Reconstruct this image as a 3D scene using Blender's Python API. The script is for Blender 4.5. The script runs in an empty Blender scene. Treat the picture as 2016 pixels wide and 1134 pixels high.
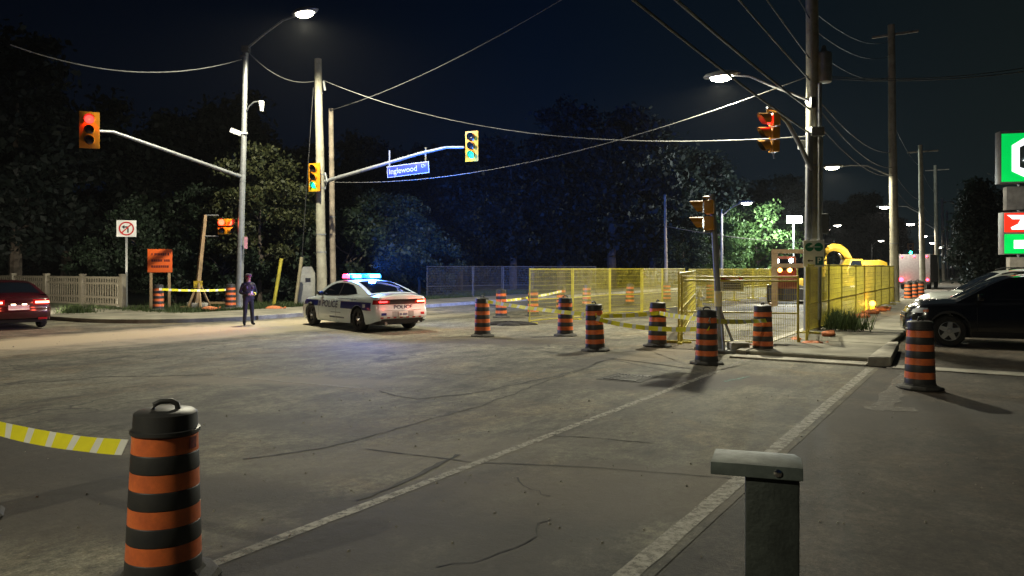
import bpy, bmesh, math, random
import numpy as np
from mathutils import Vector, Matrix
random.seed(7)
S = bpy.context.scene
COL = S.collection
PI = math.pi
# ------------------------------------------------------------------ camera, sky, light
CAMH, F, CX, HY = 1.85, 1500.0, 1008.0, 527.0
cam = bpy.data.cameras.new('camera')
cam.sensor_width = 36.0
cam.lens = F / 2016.0 * 36.0
cam.shift_y = -40.0 / 2016.0
cam.clip_start = 0.1
cam.clip_end = 3000.0
camo = bpy.data.objects.new('camera', cam)
camo.location = (0, 0, CAMH)
camo.rotation_euler = (PI / 2, 0, 0)
COL.objects.link(camo)
S.camera = camo
w = bpy.data.worlds.new('World')
S.world = w
w.use_nodes = True
wt = w.node_tree
bg = wt.nodes['Background']
tc = wt.nodes.new('ShaderNodeTexCoord')
sx = wt.nodes.new('ShaderNodeSeparateXYZ')
wt.links.new(tc.outputs['Generated'], sx.inputs[0])
mz = wt.nodes.new('ShaderNodeValToRGB')            # night sky: navy over the woods, grey-green town glow to the right
for pos, c in ((0.10, (.0006, .0012, .0024)), (0.36, (.0008, .0022, .0060)), (0.52, (.0010, .0034, .0098)), (0.66, (.0030, .0062, .0098)), (0.80, (.0055, .0085, .0080))):
    el = mz.color_ramp.elements[0] if pos == 0.10 else mz.color_ramp.elements.new(pos)
    el.position = pos; el.color = (*c, 1)
mz.color_ramp.elements[-1].position = 1.0; mz.color_ramp.elements[-1].color = (.0055, .0085, .0080, 1)
mx_ = wt.nodes.new('ShaderNodeMapRange'); mx_.inputs['From Min'].default_value = -1.0
wt.links.new(sx.outputs['X'], mx_.inputs['Value']); wt.links.new(mx_.outputs[0], mz.inputs[0])
gx = wt.nodes.new('ShaderNodeMapRange')             # a little brighter towards the horizon
gx.inputs['From Max'].default_value = 0.5
gx.inputs['To Min'].default_value = 1.5
gx.inputs['To Max'].default_value = 0.7
wt.links.new(sx.outputs['Z'], gx.inputs['Value'])
mu = wt.nodes.new('ShaderNodeMix')
mu.data_type = 'RGBA'; mu.blend_type = 'MULTIPLY'; mu.inputs[0].default_value = 1.0
wt.links.new(mz.outputs[0], mu.inputs[6]); wt.links.new(gx.outputs[0], mu.inputs[7])
wt.links.new(mu.outputs[2], bg.inputs[0])
bg.inputs[1].default_value = 1.0
sl = bpy.data.lights.new('night_sky_sun', 'SUN')    # faint diffuse skyglow from overhead
sl.energy = 0.012; sl.angle = math.radians(60); sl.color = (1.0, 0.92, 0.8)
so = bpy.data.objects.new('night_sky_sun', sl)
so.rotation_euler = (math.radians(25), math.radians(10), 0)
COL.objects.link(so)
S.render.engine = 'CYCLES'
S.cycles.use_denoising = True
S.cycles.max_bounces = 5
S.cycles.diffuse_bounces = 2
S.cycles.glossy_bounces = 3
S.cycles.transmission_bounces = 4
S.cycles.transparent_max_bounces = 12
S.cycles.volume_bounces = 0
S.cycles.sample_clamp_indirect = 3.0
S.cycles.caustics_reflective = False
S.cycles.caustics_refractive = False
S.view_settings.view_transform = 'Standard'
S.view_settings.look = 'None'
S.view_settings.exposure = 0.0
S.view_settings.gamma = 1.0

# ------------------------------------------------------------------ coordinates
def G(px, py, z=0.0):
    Y = (CAMH - z) * F / (py - HY)
    return Vector(((px - CX) / F * Y, Y, z))
def A(px, py, Y):
    return Vector(((px - CX) / F * Y, Y, CAMH + (HY - py) / F * Y))
D = Vector((0.53, 0.848, 0)).normalized()      # along the main street
N = Vector((D.y, -D.x, 0))                     # across it, towards the near side
def R(s, n, z=0.0):
    return D * s + N * n + Vector((0, 0, z))
def facing(fx, fy):                            # rotation that turns local -Y to (fx, fy)
    return math.atan2(fx, -fy)

# ------------------------------------------------------------------ materials
def nmat(name):
    m = bpy.data.materials.new(name); m.use_nodes = True
    return m, m.node_tree.nodes, m.node_tree.links, m.node_tree.nodes['Principled BSDF']
_mc = {}
def mat(name, col, rough=0.6, metal=0.0, var=0.15, scale=6.0, bump=0.0, emit=0.0, ecol=None, spec=0.5, coat=0.0, wear=None):
    if name in _mc: return _mc[name]
    m, n, l, b = nmat(name)
    b.inputs['Roughness'].default_value = rough
    b.inputs['Metallic'].default_value = metal
    b.inputs['Specular IOR Level'].default_value = spec
    b.inputs['Coat Weight'].default_value = coat
    b.inputs['Coat Roughness'].default_value = 0.06
    c = (*col, 1)
    if emit > 0:
        b.inputs['Base Color'].default_value = c
        b.inputs['Emission Color'].default_value = (*(ecol or col), 1)
        b.inputs['Emission Strength'].default_value = emit
    elif var > 0:
        t = n.new('ShaderNodeTexCoord'); no = n.new('ShaderNodeTexNoise')
        no.inputs['Scale'].default_value = scale; no.inputs['Detail'].default_value = 6.0
        no.inputs['Roughness'].default_value = 0.65
        l.new(t.outputs['Object'], no.inputs['Vector'])
        r = n.new('ShaderNodeValToRGB')
        r.color_ramp.elements[0].position = 0.3; r.color_ramp.elements[1].position = 0.72
        lo = wear if wear else tuple(x * (1 - 2 * var) for x in col)
        r.color_ramp.elements[0].color = (*lo, 1)
        r.color_ramp.elements[1].color = tuple(min(1, x * (1 + var)) for x in col) + (1,)
        l.new(no.outputs['Fac'], r.inputs[0]); l.new(r.outputs[0], b.inputs['Base Color'])
        mr = n.new('ShaderNodeMapRange'); mr.inputs['To Min'].default_value = min(1, rough * 1.2); mr.inputs['To Max'].default_value = rough * 0.85
        l.new(no.outputs['Fac'], mr.inputs['Value']); l.new(mr.outputs[0], b.inputs['Roughness'])
        if bump:
            n2 = n.new('ShaderNodeTexNoise'); n2.inputs['Scale'].default_value = scale * 6; n2.inputs['Detail'].default_value = 4
            l.new(t.outputs['Object'], n2.inputs['Vector'])
            bu = n.new('ShaderNodeBump'); bu.inputs['Strength'].default_value = bump; bu.inputs['Distance'].default_value = 0.02
            l.new(n2.outputs['Fac'], bu.inputs['Height']); l.new(bu.outputs[0], b.inputs['Normal'])
    else:
        b.inputs['Base Color'].default_value = c
    _mc[name] = m
    return m

def road_mat(name, c1, c2, cdark, blobs, crack=1.0, rough=0.8):
    m, n, l, b = nmat(name)
    t = n.new('ShaderNodeTexCoord')
    mp = n.new('ShaderNodeMapping'); mp.vector_type = 'TEXTURE'
    mp.inputs['Rotation'].default_value = (0, 0, math.atan2(D.y, D.x))
    l.new(t.outputs['Object'], mp.inputs[0])
    def noise(scale, detail, rg=0.6, src=mp.outputs[0], stretch=None, dist=0.0):
        if stretch:
            mm = n.new('ShaderNodeMapping'); mm.inputs['Scale'].default_value = stretch
            l.new(src, mm.inputs[0]); src = mm.outputs[0]
        x = n.new('ShaderNodeTexNoise'); x.inputs['Scale'].default_value = scale; x.inputs['Detail'].default_value = detail
        x.inputs['Roughness'].default_value = rg; x.inputs['Distortion'].default_value = dist
        l.new(src, x.inputs['Vector']); return x.outputs['Fac']
    def ramp(src, p0, p1, a=(0, 0, 0, 1), c=(1, 1, 1, 1)):
        r = n.new('ShaderNodeValToRGB'); r.color_ramp.elements[0].position = p0; r.color_ramp.elements[1].position = p1
        r.color_ramp.elements[0].color = a; r.color_ramp.elements[1].color = c
        l.new(src, r.inputs[0]); return r.outputs[0]
    def mix(f, a, c, mode='MIX'):
        x = n.new('ShaderNodeMix'); x.data_type = 'RGBA'; x.blend_type = mode
        for sock, v in ((0, f), (6, a), (7, c)):
            if isinstance(v, (int, float)): x.inputs[sock].default_value = v
            elif isinstance(v, tuple): x.inputs[sock].default_value = v
            else: l.new(v, x.inputs[sock])
        return x.outputs[2]
    base = mix(ramp(noise(0.22, 6, 0.65, stretch=(0.35, 1.0, 1), dist=0.4), 0.42, 0.58), (*[x * 0.62 for x in c1], 1), (*[x * 1.22 for x in c2], 1))
    base = mix(ramp(noise(1.7, 7, 0.7), 0.40, 0.72), base, (*[x * 1.35 for x in c2], 1))
    base = mix(ramp(noise(0.75, 7, 0.75, stretch=(0.22, 1, 1), dist=0.8), 0.52, 0.68), base, (*cdark, 1))
    base = mix(ramp(noise(0.5, 7, 0.75, stretch=(1, 0.3, 1), dist=0.5), 0.56, 0.76), base, (*[x * 1.5 for x in c2], 1))
    base = mix(ramp(noise(0.42, 7, 0.7, dist=0.7), 0.50, 0.66), base, (c2[0] * 1.02, c2[1] * 0.86, c2[2] * 0.70, 1))
    base = mix(0.9, base, ramp(noise(2.3, 9, 0.78, stretch=(0.55, 1, 1), dist=0.3), 0.34, 0.66, (0.40, 0.40, 0.41, 1), (1.42, 1.40, 1.35, 1)), 'MULTIPLY')
    base = mix(0.9, base, ramp(noise(11, 8, 0.8), 0.34, 0.66, (0.36, 0.36, 0.36, 1), (1.60, 1.60, 1.57, 1)), 'MULTIPLY')
    g = noise(48, 5, 0.85)
    base = mix(0.85, base, ramp(g, 0.32, 0.68, (0.35, 0.35, 0.36, 1), (1.45, 1.45, 1.42, 1)), 'MULTIPLY')
    # wheel tracks polished along the street
    sw = n.new('ShaderNodeTexWave'); sw.wave_type = 'BANDS'; sw.bands_direction = 'Y'; sw.inputs['Scale'].default_value = 0.17; sw.inputs['Distortion'].default_value = 1.6; sw.inputs['Detail'].default_value = 3
    l.new(mp.outputs[0], sw.inputs['Vector'])
    base = mix(0.55, base, ramp(sw.outputs['Fac'], 0.2, 0.8, (0.72, 0.72, 0.73, 1), (1.12, 1.12, 1.1, 1)), 'MULTIPLY')
    # loose grit
    fine = n.new('ShaderNodeTexVoronoi'); fine.inputs['Scale'].default_value = 14; fine.inputs['Randomness'].default_value = 1.0
    l.new(mp.outputs[0], fine.inputs['Vector'])
    gr = ramp(fine.outputs['Distance'], 0.05, 0.13, (1, 1, 1, 1), (0, 0, 0, 1))
    gr = mix(1.0, gr, ramp(noise(0.9, 4), 0.56, 0.66), 'MULTIPLY')
    base = mix(mix(1.0, gr, (0.6, 0.6, 0.6, 1), 'MULTIPLY'), base, (0.26, 0.24, 0.20, 1))
    # cracks with an uneven course
    wob = n.new('ShaderNodeTexNoise'); wob.inputs['Scale'].default_value = 1.6; wob.inputs['Detail'].default_value = 6
    l.new(mp.outputs[0], wob.inputs['Vector'])
    va = n.new('ShaderNodeVectorMath'); va.operation = 'MULTIPLY_ADD'
    va.inputs[1].default_value = (1.3, 1.3, 0); l.new(wob.outputs['Color'], va.inputs[0]); l.new(mp.outputs[0], va.inputs[2])
    vo = n.new('ShaderNodeTexVoronoi'); vo.feature = 'DISTANCE_TO_EDGE'; vo.inputs['Scale'].default_value = 0.26
    l.new(va.outputs[0], vo.inputs['Vector'])
    cr = ramp(vo.outputs['Distance'], 0.002, 0.012, (1, 1, 1, 1), (0, 0, 0, 1))
    gate = ramp(noise(0.3, 3), 0.50, 0.60)
    crk = mix(1.0, cr, gate, 'MULTIPLY')
    base = mix(mix(1.0, crk, (crack, crack, crack, 1), 'MULTIPLY'), base, (0.018, 0.017, 0.016, 1))
    # stains and patches, each with its own place and ragged edge
    edge = noise(1.4, 7, 0.72)
    for (bx, by, rx, ry, rot, col, amt) in blobs:
        m2 = n.new('ShaderNodeMapping'); m2.vector_type = 'TEXTURE'
        m2.inputs['Location'].default_value = (bx, by, 0); m2.inputs['Rotation'].default_value = (0, 0, rot)
        m2.inputs['Scale'].default_value = (rx, ry, 1)
        l.new(t.outputs['Object'], m2.inputs[0])
        ln = n.new('ShaderNodeVectorMath'); ln.operation = 'LENGTH'; l.new(m2.outputs[0], ln.inputs[0])
        ad = n.new('ShaderNodeMath'); ad.operation = 'MULTIPLY_ADD'; ad.inputs[1].default_value = 1.6
        l.new(edge, ad.inputs[0]); l.new(ln.outputs['Value'], ad.inputs[2])
        msk = ramp(ad.outputs[0], 0.0, 1.0)
        rr = n.new('ShaderNodeMapRange'); rr.inputs['From Min'].default_value = 1.40; rr.inputs['From Max'].default_value = 2.05
        rr.inputs['To Min'].default_value = amt; rr.inputs['To Max'].default_value = 0.0
        l.new(ad.outputs[0], rr.inputs['Value'])
        base = mix(rr.outputs[0], base, (*col, 1))
    l.new(base, b.inputs['Base Color'])
    b.inputs['Roughness'].default_value = rough
    b.inputs['Specular IOR Level'].default_value = 0.35
    bu = n.new('ShaderNodeBump'); bu.inputs['Strength'].default_value = 0.45; bu.inputs['Distance'].default_value = 0.012
    l.new(g, bu.inputs['Height'])
    b2 = n.new('ShaderNodeBump'); b2.inputs['Strength'].default_value = 0.35; b2.inputs['Distance'].default_value = 0.03
    l.new(noise(4.0, 5, 0.7), b2.inputs['Height']); l.new(bu.outputs[0], b2.inputs['Normal'])
    l.new(b2.outputs[0], b.inputs['Normal'])
    return m

def leaf_mat(name, c1, c2):
    m, n, l, b = nmat(name)
    g = n.new('ShaderNodeNewGeometry'); r = n.new('ShaderNodeValToRGB')
    r.color_ramp.elements[0].color = (*c1, 1); r.color_ramp.elements[1].color = (*c2, 1)
    l.new(g.outputs['Random Per Island'], r.inputs[0]); l.new(r.outputs[0], b.inputs['Base Color'])
    b.inputs['Roughness'].default_value = 0.6
    b.inputs['Specular IOR Level'].default_value = 0.3
    tr = n.new('ShaderNodeBsdfTranslucent'); l.new(r.outputs[0], tr.inputs[0])
    mx = n.new('ShaderNodeMixShader'); mx.inputs[0].default_value = 0.3
    l.new(b.outputs[0], mx.inputs[1]); l.new(tr.outputs[0], mx.inputs[2])
    l.new(mx.outputs[0], n['Material Output'].inputs[0])
    return m

def emit(name, col, strength):
    return mat(name, col, rough=0.4, emit=strength, ecol=col)
M_orange = mat('orange_sheeting', (0.95, 0.215, 0.055), 0.34, var=0.08, scale=7, wear=(0.60, 0.13, 0.045))
M_black = mat('black_rubber', (0.022, 0.023, 0.026), 0.5, var=0.25, scale=6, wear=(0.05, 0.047, 0.042))
M_rubber = mat('base_rubber', (0.03, 0.03, 0.03), 0.85, var=0.3, scale=9, bump=0.3, wear=(0.075, 0.068, 0.056))
M_yel = mat('fence_yellow', (0.54, 0.47, 0.05), 0.45, var=0.16, scale=3, wear=(0.33, 0.27, 0.04))
M_sigyel = mat('signal_yellow', (0.66, 0.27, 0.008), 0.45, var=0.08, scale=3)
M_steel = mat('galvanised_steel', (0.27, 0.28, 0.285), 0.45, metal=0.35, var=0.15, scale=5)
M_greysteel = mat('grey_painted_steel', (0.26, 0.27, 0.27), 0.5, metal=0.2, var=0.15, scale=4)
M_wood = mat('pole_wood', (0.30, 0.25, 0.19), 0.85, var=0.28, scale=2.5, bump=0.6)
M_palewood = mat('pale_pole_wood', (0.35, 0.33, 0.25), 0.8, var=0.2, scale=2.5, bump=0.5)
M_darkwood = mat('dark_wood', (0.12, 0.095, 0.075), 0.9, var=0.3, scale=2.5, bump=0.5)
M_lumber = mat('lumber', (0.34, 0.235, 0.13), 0.75, var=0.2, scale=4, bump=0.3)
M_conc = mat('concrete', (0.36, 0.34, 0.29), 0.85, var=0.2, scale=2.2, bump=0.4)
M_kerb = mat('kerb_concrete', (0.48, 0.455, 0.38), 0.85, var=0.2, scale=2.0, bump=0.5, wear=(0.20, 0.18, 0.15))
M_darkmetal = mat('dark_metal', (0.05, 0.05, 0.055), 0.5, metal=0.3, var=0.2)
M_dark = mat('black_plastic', (0.012, 0.012, 0.014), 0.5, var=0.2)
M_wire = mat('cable_black', (0.06, 0.06, 0.06), 0.6, var=0.1)
M_wirepale = mat('cable_bright', (0.12, 0.12, 0.115), 0.6, metal=0.0, var=0.1)
M_white = mat('white_sign', (0.78, 0.78, 0.76), 0.4, var=0.06, scale=5)
M_signorange = mat('construction_orange', (0.80, 0.13, 0.02), 0.4, var=0.06, scale=3)
M_bag = mat('orange_sandbag', (0.62, 0.17, 0.05), 0.7, var=0.25, scale=8, bump=0.4, wear=(0.32, 0.13, 0.06))
M_glass = mat('dark_glass', (0.006, 0.008, 0.012), 0.05, var=0.0, spec=0.6, coat=0.5)
M_chrome = mat('chrome', (0.75, 0.76, 0.78), 0.16, metal=1.0, var=0.06)
M_tyre = mat('tyre_rubber', (0.02, 0.02, 0.021), 0.8, var=0.25, scale=12)

# ------------------------------------------------------------------ mesh builder
class MB:
    def __init__(s): s.v = []; s.f = []; s.m = []
    def add(s, vs, fs, mi=0):
        o = len(s.v); s.v += [tuple(x) for x in vs]
        for k, f in enumerate(fs):
            s.f.append(tuple(i + o for i in f)); s.m.append(mi if isinstance(mi, int) else mi[k])
        return s
    def box(s, c, size, mi=0, M=None):
        a, b, d = (x / 2 for x in size)
        vs = [Vector((i * a, j * b, k * d)) for i in (-1, 1) for j in (-1, 1) for k in (-1, 1)]
        if M is not None: vs = [M @ v for v in vs]
        c = Vector(c)
        return s.add([v + c for v in vs], [(0, 1, 3, 2), (4, 6, 7, 5), (0, 4, 5, 1), (2, 3, 7, 6), (0, 2, 6, 4), (1, 5, 7, 3)], mi)
    def ring(s, p, ax, r, n, ry=None):
        ax = Vector(ax).normalized()
        up = Vector((0, 0, 1)) if abs(ax.z) < 0.95 else Vector((1, 0, 0))
        u = ax.cross(up).normalized(); v = ax.cross(u)
        return [Vector(p) + u * (r * math.cos(2 * PI * i / n)) + v * ((ry or r) * math.sin(2 * PI * i / n)) for i in range(n)]
    def tube(s, p0, p1, r0, r1=None, n=8, mi=0, cap=True):
        p0 = Vector(p0); p1 = Vector(p1); r1 = r0 if r1 is None else r1
        ax = p1 - p0
        vs = s.ring(p0, ax, r0, n) + s.ring(p1, ax, r1, n)
        fs = [(i, (i + 1) % n, n + (i + 1) % n, n + i) for i in range(n)]
        if cap: fs += [tuple(range(n - 1, -1, -1)), tuple(range(n, 2 * n))]
        return s.add(vs, fs, mi)
    def path(s, pts, r, n=6, mi=0, r1=None):
        pts = [Vector(p) for p in pts]; k = len(pts); vs = []
        r1 = r if r1 is None else r1
        for i, p in enumerate(pts):
            ax = pts[min(i + 1, k - 1)] - pts[max(i - 1, 0)]
            vs += s.ring(p, ax, r + (r1 - r) * i / max(1, k - 1), n)
        fs = [(a * n + i, a * n + (i + 1) % n, (a + 1) * n + (i + 1) % n, (a + 1) * n + i) for a in range(k - 1) for i in range(n)]
        fs += [tuple(range(n - 1, -1, -1)), tuple(range((k - 1) * n, k * n))]
        return s.add(vs, fs, mi)
    def lathe(s, prof, n=24, mi=0, M=None, c=(0, 0, 0), sy=1.0, cap=True):
        c = Vector(c); vs = []
        for (r, z) in prof:
            for i in range(n):
                a = 2 * PI * i / n
                v = Vector((r * math.cos(a), r * sy * math.sin(a), z))
                vs.append((M @ v if M is not None else v) + c)
        k = len(prof); fs = []; ms = []
        for a in range(k - 1):
            for i in range(n):
                fs.append((a * n + i, a * n + (i + 1) % n, (a + 1) * n + (i + 1) % n, (a + 1) * n + i))
                ms.append(mi if isinstance(mi, int) else mi[a])
        l0 = mi if isinstance(mi, int) else mi[0]; l1 = mi if isinstance(mi, int) else mi[-1]
        if cap and prof[0][0] > 1e-4: fs.append(tuple(range(n - 1, -1, -1))); ms.append(l0)
        if cap and prof[-1][0] > 1e-4: fs.append(tuple(range((k - 1) * n, k * n))); ms.append(l1)
        return s.add(vs, fs, ms)
    def prism(s, poly, z0, z1, mi=0, M=None):
        n = len(poly)
        vs = [Vector((x, y, z0)) for x, y in poly] + [Vector((x, y, z1)) for x, y in poly]
        if M is not None: vs = [M @ v for v in vs]
        return s.add(vs, [tuple(range(n - 1, -1, -1)), tuple(range(n, 2 * n))] + [(i, (i + 1) % n, n + (i + 1) % n, n + i) for i in range(n)], mi)
    def grid(s, fn, nu, nv, mi=0, flip=False):
        vs = [fn(i / nu, j / nv) for i in range(nu + 1) for j in range(nv + 1)]
        q = lambda i, j: i * (nv + 1) + j
        fs = [(q(i, j), q(i + 1, j), q(i + 1, j + 1), q(i, j + 1)) for i in range(nu) for j in range(nv)]
        if flip: fs = [tuple(reversed(f)) for f in fs]
        return s.add(vs, fs, mi)
    def mesh(s, name, mats, smooth=35, bevel=0.0, normals=True):
        me = bpy.data.meshes.new(name)
        me.from_pydata(s.v, [], s.f)
        for m in (mats if isinstance(mats, (list, tuple)) else [mats]): me.materials.append(m)
        me.polygons.foreach_set('material_index', s.m)
        if normals or bevel:
            bm = bmesh.new(); bm.from_mesh(me)
            if normals: bmesh.ops.recalc_face_normals(bm, faces=bm.faces)
            if bevel:
                bm.normal_update()
                es = [e_ for e_ in bm.edges if len(e_.link_faces) == 2 and e_.calc_face_angle(0) > 0.6]
                bmesh.ops.bevel(bm, geom=es, offset=bevel, segments=2, affect='EDGES', profile=0.6, clamp_overlap=True)
            bm.to_mesh(me); bm.free()
        if smooth:
            me.shade_smooth()
            if smooth < 180: me.set_sharp_from_angle(angle=math.radians(smooth))
        me.update()
        return me
    def build(s, name, mats, parent=None, smooth=35, bevel=0.0, normals=True, loc=None, rot=None):
        return link(name, s.mesh(name, mats, smooth, bevel, normals), parent, loc, rot)
def link(name, data, parent=None, loc=None, rot=None):
    o = bpy.data.objects.new(name, data); COL.objects.link(o)
    if parent: o.parent = parent
    if loc is not None: o.location = loc
    if rot is not None: o.rotation_euler = rot
    return o
def tag(o, label, cat, group=None):
    o['label'] = label; o['category'] = cat
    if group: o['group'] = group
    return o
def thing(name, label, cat, loc=(0, 0, 0), rotz=0.0, group=None):
    o = bpy.data.objects.new(name, None); COL.objects.link(o)
    o.empty_display_size = 0.2
    o.location = loc; o.rotation_euler = (0, 0, rotz)
    return tag(o, label, cat, group)
def struct(o):
    o['kind'] = 'structure'; return o
def kids(o): return [c for c in o.children]
def copy_tree(o, parent=None):
    c = o.copy(); COL.objects.link(c); c.parent = parent
    for ch in list(o.children): copy_tree(ch, c)
    return c
def text(body, size, m, parent, M, name='lettering', extrude=0.002, align='CENTER', bend=None, sx=1.0):
    cu = bpy.data.curves.new('t', 'FONT'); cu.body = body; cu.size = size; cu.extrude = extrude
    cu.align_x = align; cu.align_y = 'CENTER'; cu.offset = size * 0.012
    to = bpy.data.objects.new('t', cu); COL.objects.link(to)
    me = bpy.data.meshes.new_from_object(to.evaluated_get(bpy.context.evaluated_depsgraph_get()))
    bpy.data.objects.remove(to); bpy.data.curves.remove(cu)
    me.materials.clear(); me.materials.append(m)
    for v in me.vertices:
        p = M @ Vector((v.co.x * sx, v.co.y, v.co.z))
        v.co = bend(p) if bend else p
    me.name = name
    return link(name, me, parent)
# a sign's lettering plane: local x right, y up, normal to local -Y of the sign
def MT(x, y, z):
    return Matrix.Translation((x, y, z)) @ Matrix.Rotation(PI / 2, 4, 'X')
def lamp(parent, kind, loc, power, col, radius=0.1, name='lamp_light', spot=None, direction=None, blend=0.5):
    ld = bpy.data.lights.new(name, kind); ld.energy = power; ld.color = col
    ld.shadow_soft_size = radius
    if kind == 'SPOT':
        ld.spot_size = math.radians(spot or 160); ld.spot_blend = blend
    o = bpy.data.objects.new(name, ld); COL.objects.link(o); o.parent = parent; o.location = loc
    if direction is not None:
        o.rotation_euler = Vector(direction).to_track_quat('-Z', 'Y').to_euler()
    return o
# ------------------------------------------------------------------ ground, roads, pavements
def sheet(name, pts, z, m, parent=None):
    mb = MB(); mb.add([(p[0], p[1], z) for p in pts], [tuple(range(len(pts)))])
    o = mb.build(name, m, parent, smooth=0, normals=False)
    return o
M_earth = road_mat('earth', (0.07, 0.06, 0.045), (0.10, 0.085, 0.06), (0.035, 0.04, 0.02), [], 0.0, 0.95)
struct(sheet('ground', [(-900, -700), (900, -700), (900, 1400), (-900, 1400)], -0.04, M_earth))
DK = (0.035, 0.030, 0.027)
def blob(px, py, rx, ry, rot, col=DK, amt=0.8):
    p = G(px, py); return (p.x, p.y, rx, ry, rot, col, amt)
ra = math.atan2(D.y, D.x)
blobs = [blob(1350, 752, 2.2, 0.8, 0.2, (0.04, 0.032, 0.03), 0.85),
         blob(985, 672, 2.6, 1.0, -0.15, (0.045, 0.035, 0.03), 0.85),
         blob(1190, 705, 2.6, 0.35, ra, DK, 0.7),
         blob(1090, 668, 2.0, 0.8, 0.0, (0.05, 0.042, 0.035), 0.6),
         blob(60, 915, 3.2, 0.8, -0.55, DK, 0.85),
         blob(500, 975, 2.4, 0.36, -0.45, DK, 0.8),
         blob(640, 1060, 2.6, 0.6, ra, (0.040, 0.034, 0.034), 0.85),
         blob(1050, 1010, 1.0, 0.3, 0.5, (0.055, 0.05, 0.045), 0.6),
         blob(560, 750, 2.6, 0.5, -0.1, (0.19, 0.165, 0.125), 0.7),
         blob(1330, 690, 3.0, 0.6, ra, (0.16, 0.125, 0.08), 0.7),
         blob(800, 900, 2.0, 0.7, 0.4, (0.16, 0.14, 0.105), 0.6),
         blob(900, 1085, 2.4, 0.8, ra, (0.05, 0.045, 0.04), 0.7),
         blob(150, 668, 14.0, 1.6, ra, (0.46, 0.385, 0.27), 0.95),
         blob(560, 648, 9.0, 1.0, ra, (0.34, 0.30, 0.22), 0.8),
         blob(1130, 1020, 2.2, 0.5, ra, (0.045, 0.042, 0.037), 0.75),
         blob(420, 830, 3.0, 0.5, -0.2, (0.06, 0.056, 0.05), 0.6),
         blob(1250, 960, 1.6, 0.8, 0.1, (0.12, 0.10, 0.075), 0.6),
         blob(150, 1010, 1.6, 0.8, 0.5, (0.05, 0.042, 0.034), 0.8),
         blob(1545, 716, 0.35, 0.2, 0.3, (0.22, 0.34, 0.32), 0.0)]
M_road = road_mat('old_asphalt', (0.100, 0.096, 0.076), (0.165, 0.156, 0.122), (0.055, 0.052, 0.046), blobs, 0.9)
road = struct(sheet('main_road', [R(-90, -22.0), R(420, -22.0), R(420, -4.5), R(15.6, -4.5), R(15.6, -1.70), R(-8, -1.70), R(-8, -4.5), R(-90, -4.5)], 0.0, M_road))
M_lot = road_mat('dark_asphalt', (0.050, 0.042, 0.036), (0.075, 0.064, 0.053), (0.032, 0.028, 0.026),
                 [blob(1850, 800, 0.35, 2.5, 0.6, (0.028, 0.024, 0.022), 0.8), blob(1760, 820, 2.0, 0.8, 0.2, (0.04, 0.034, 0.03), 0.7),
                  blob(1560, 900, 1.6, 0.18, ra, (0.03, 0.026, 0.024), 0.9)], 0.6)
struct(sheet('side_road', [R(-8, -1.70), R(15.55, -1.70), R(15.55, 40), R(-8, 40)], -0.004, M_lot))
struct(sheet('parking_lot', [R(15.56, -1.6), R(90, -1.6), R(90, 60), R(15.56, 60)], 0.001, M_lot))
struct(sheet('west_road', [R(2.5, -80), R(17.2, -80), R(17.2, -22.001), R(2.5, -22.001)], -0.002, M_road))
M_verge = mat('verge_soil', (0.055, 0.06, 0.03), 0.95, var=0.3, scale=1.2, bump=0.6)
struct(sheet('verge', [R(17.3, -60), R(300, -60), R(300, -25.8), R(17.3, -25.8)], 0.05, M_verge))

def strip(name, s0, s1, n0, n1, h, m, joint=0.0, parent=None, z0=-0.02):
    mb = MB()
    poly = [R(s0, n0), R(s1, n0), R(s1, n1), R(s0, n1)]
    mb.prism([(p.x, p.y) for p in poly], z0, h)
    return mb.build(name, m, parent, smooth=0)
M_walk = mat('pavement_concrete', (0.235, 0.22, 0.17), 0.88, var=0.28, scale=0.9, bump=0.35)
fw = struct(strip('far_pavement', 18.2, 300, -25.8, -22.16, 0.13, M_walk))
strip('kerb', 18.2, 300, -22.155, -22.0, 0.145, M_kerb, parent=fw)
fc = MB()                                              # rounded corner of the far pavement
arc = [R(18.2 - 4.0 * math.sin(a), -26.2 + 4.05 * math.cos(a)) for a in np.linspace(0, PI / 2, 9)]
fc.prism([(p.x, p.y) for p in arc] + [(R(14.2, -34).x, R(14.2, -34).y), (R(18.15, -34).x, R(18.15, -34).y)], -0.02, 0.128)
fc.build('corner', M_walk, fw, smooth=0)
nw = struct(strip('near_pavement', 16.15, 300, -4.3, -1.95, 0.10, M_walk))
strip('kerb', 16.1, 300, -4.5, -4.305, 0.12, M_kerb, parent=nw)
strip('ramp_edge', 15.62, 16.14, -4.5, -1.95, 0.035, M_kerb, parent=nw)
kb = MB()
kb.prism([(p.x, p.y) for p in (R(15.75, -1.93), R(19.2, -1.93), R(19.35, -1.72), R(15.95, -1.55))], -0.02, 0.17)
kb.build('kerb', M_kerb, nw, smooth=40, bevel=0.03)
strip('gutter_band', 15.58, 16.1, -1.5, 30, 0.012, M_conc, parent=nw)
# slabs of the near pavement, each with its own joint
for k in range(22):
    a = 16.2 + k * 1.55
    mb = MB(); q = [R(a + 0.012, -4.28), R(a + 1.538, -4.28), R(a + 1.538, -1.97), R(a + 0.012, -1.97)]
    dz = random.uniform(0.0, 0.008)
    mb.prism([(p.x, p.y) for p in q], 0.09, 0.108 + dz)
    mb.build('paving_slab', M_walk, nw, smooth=0, bevel=0.006)

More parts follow.
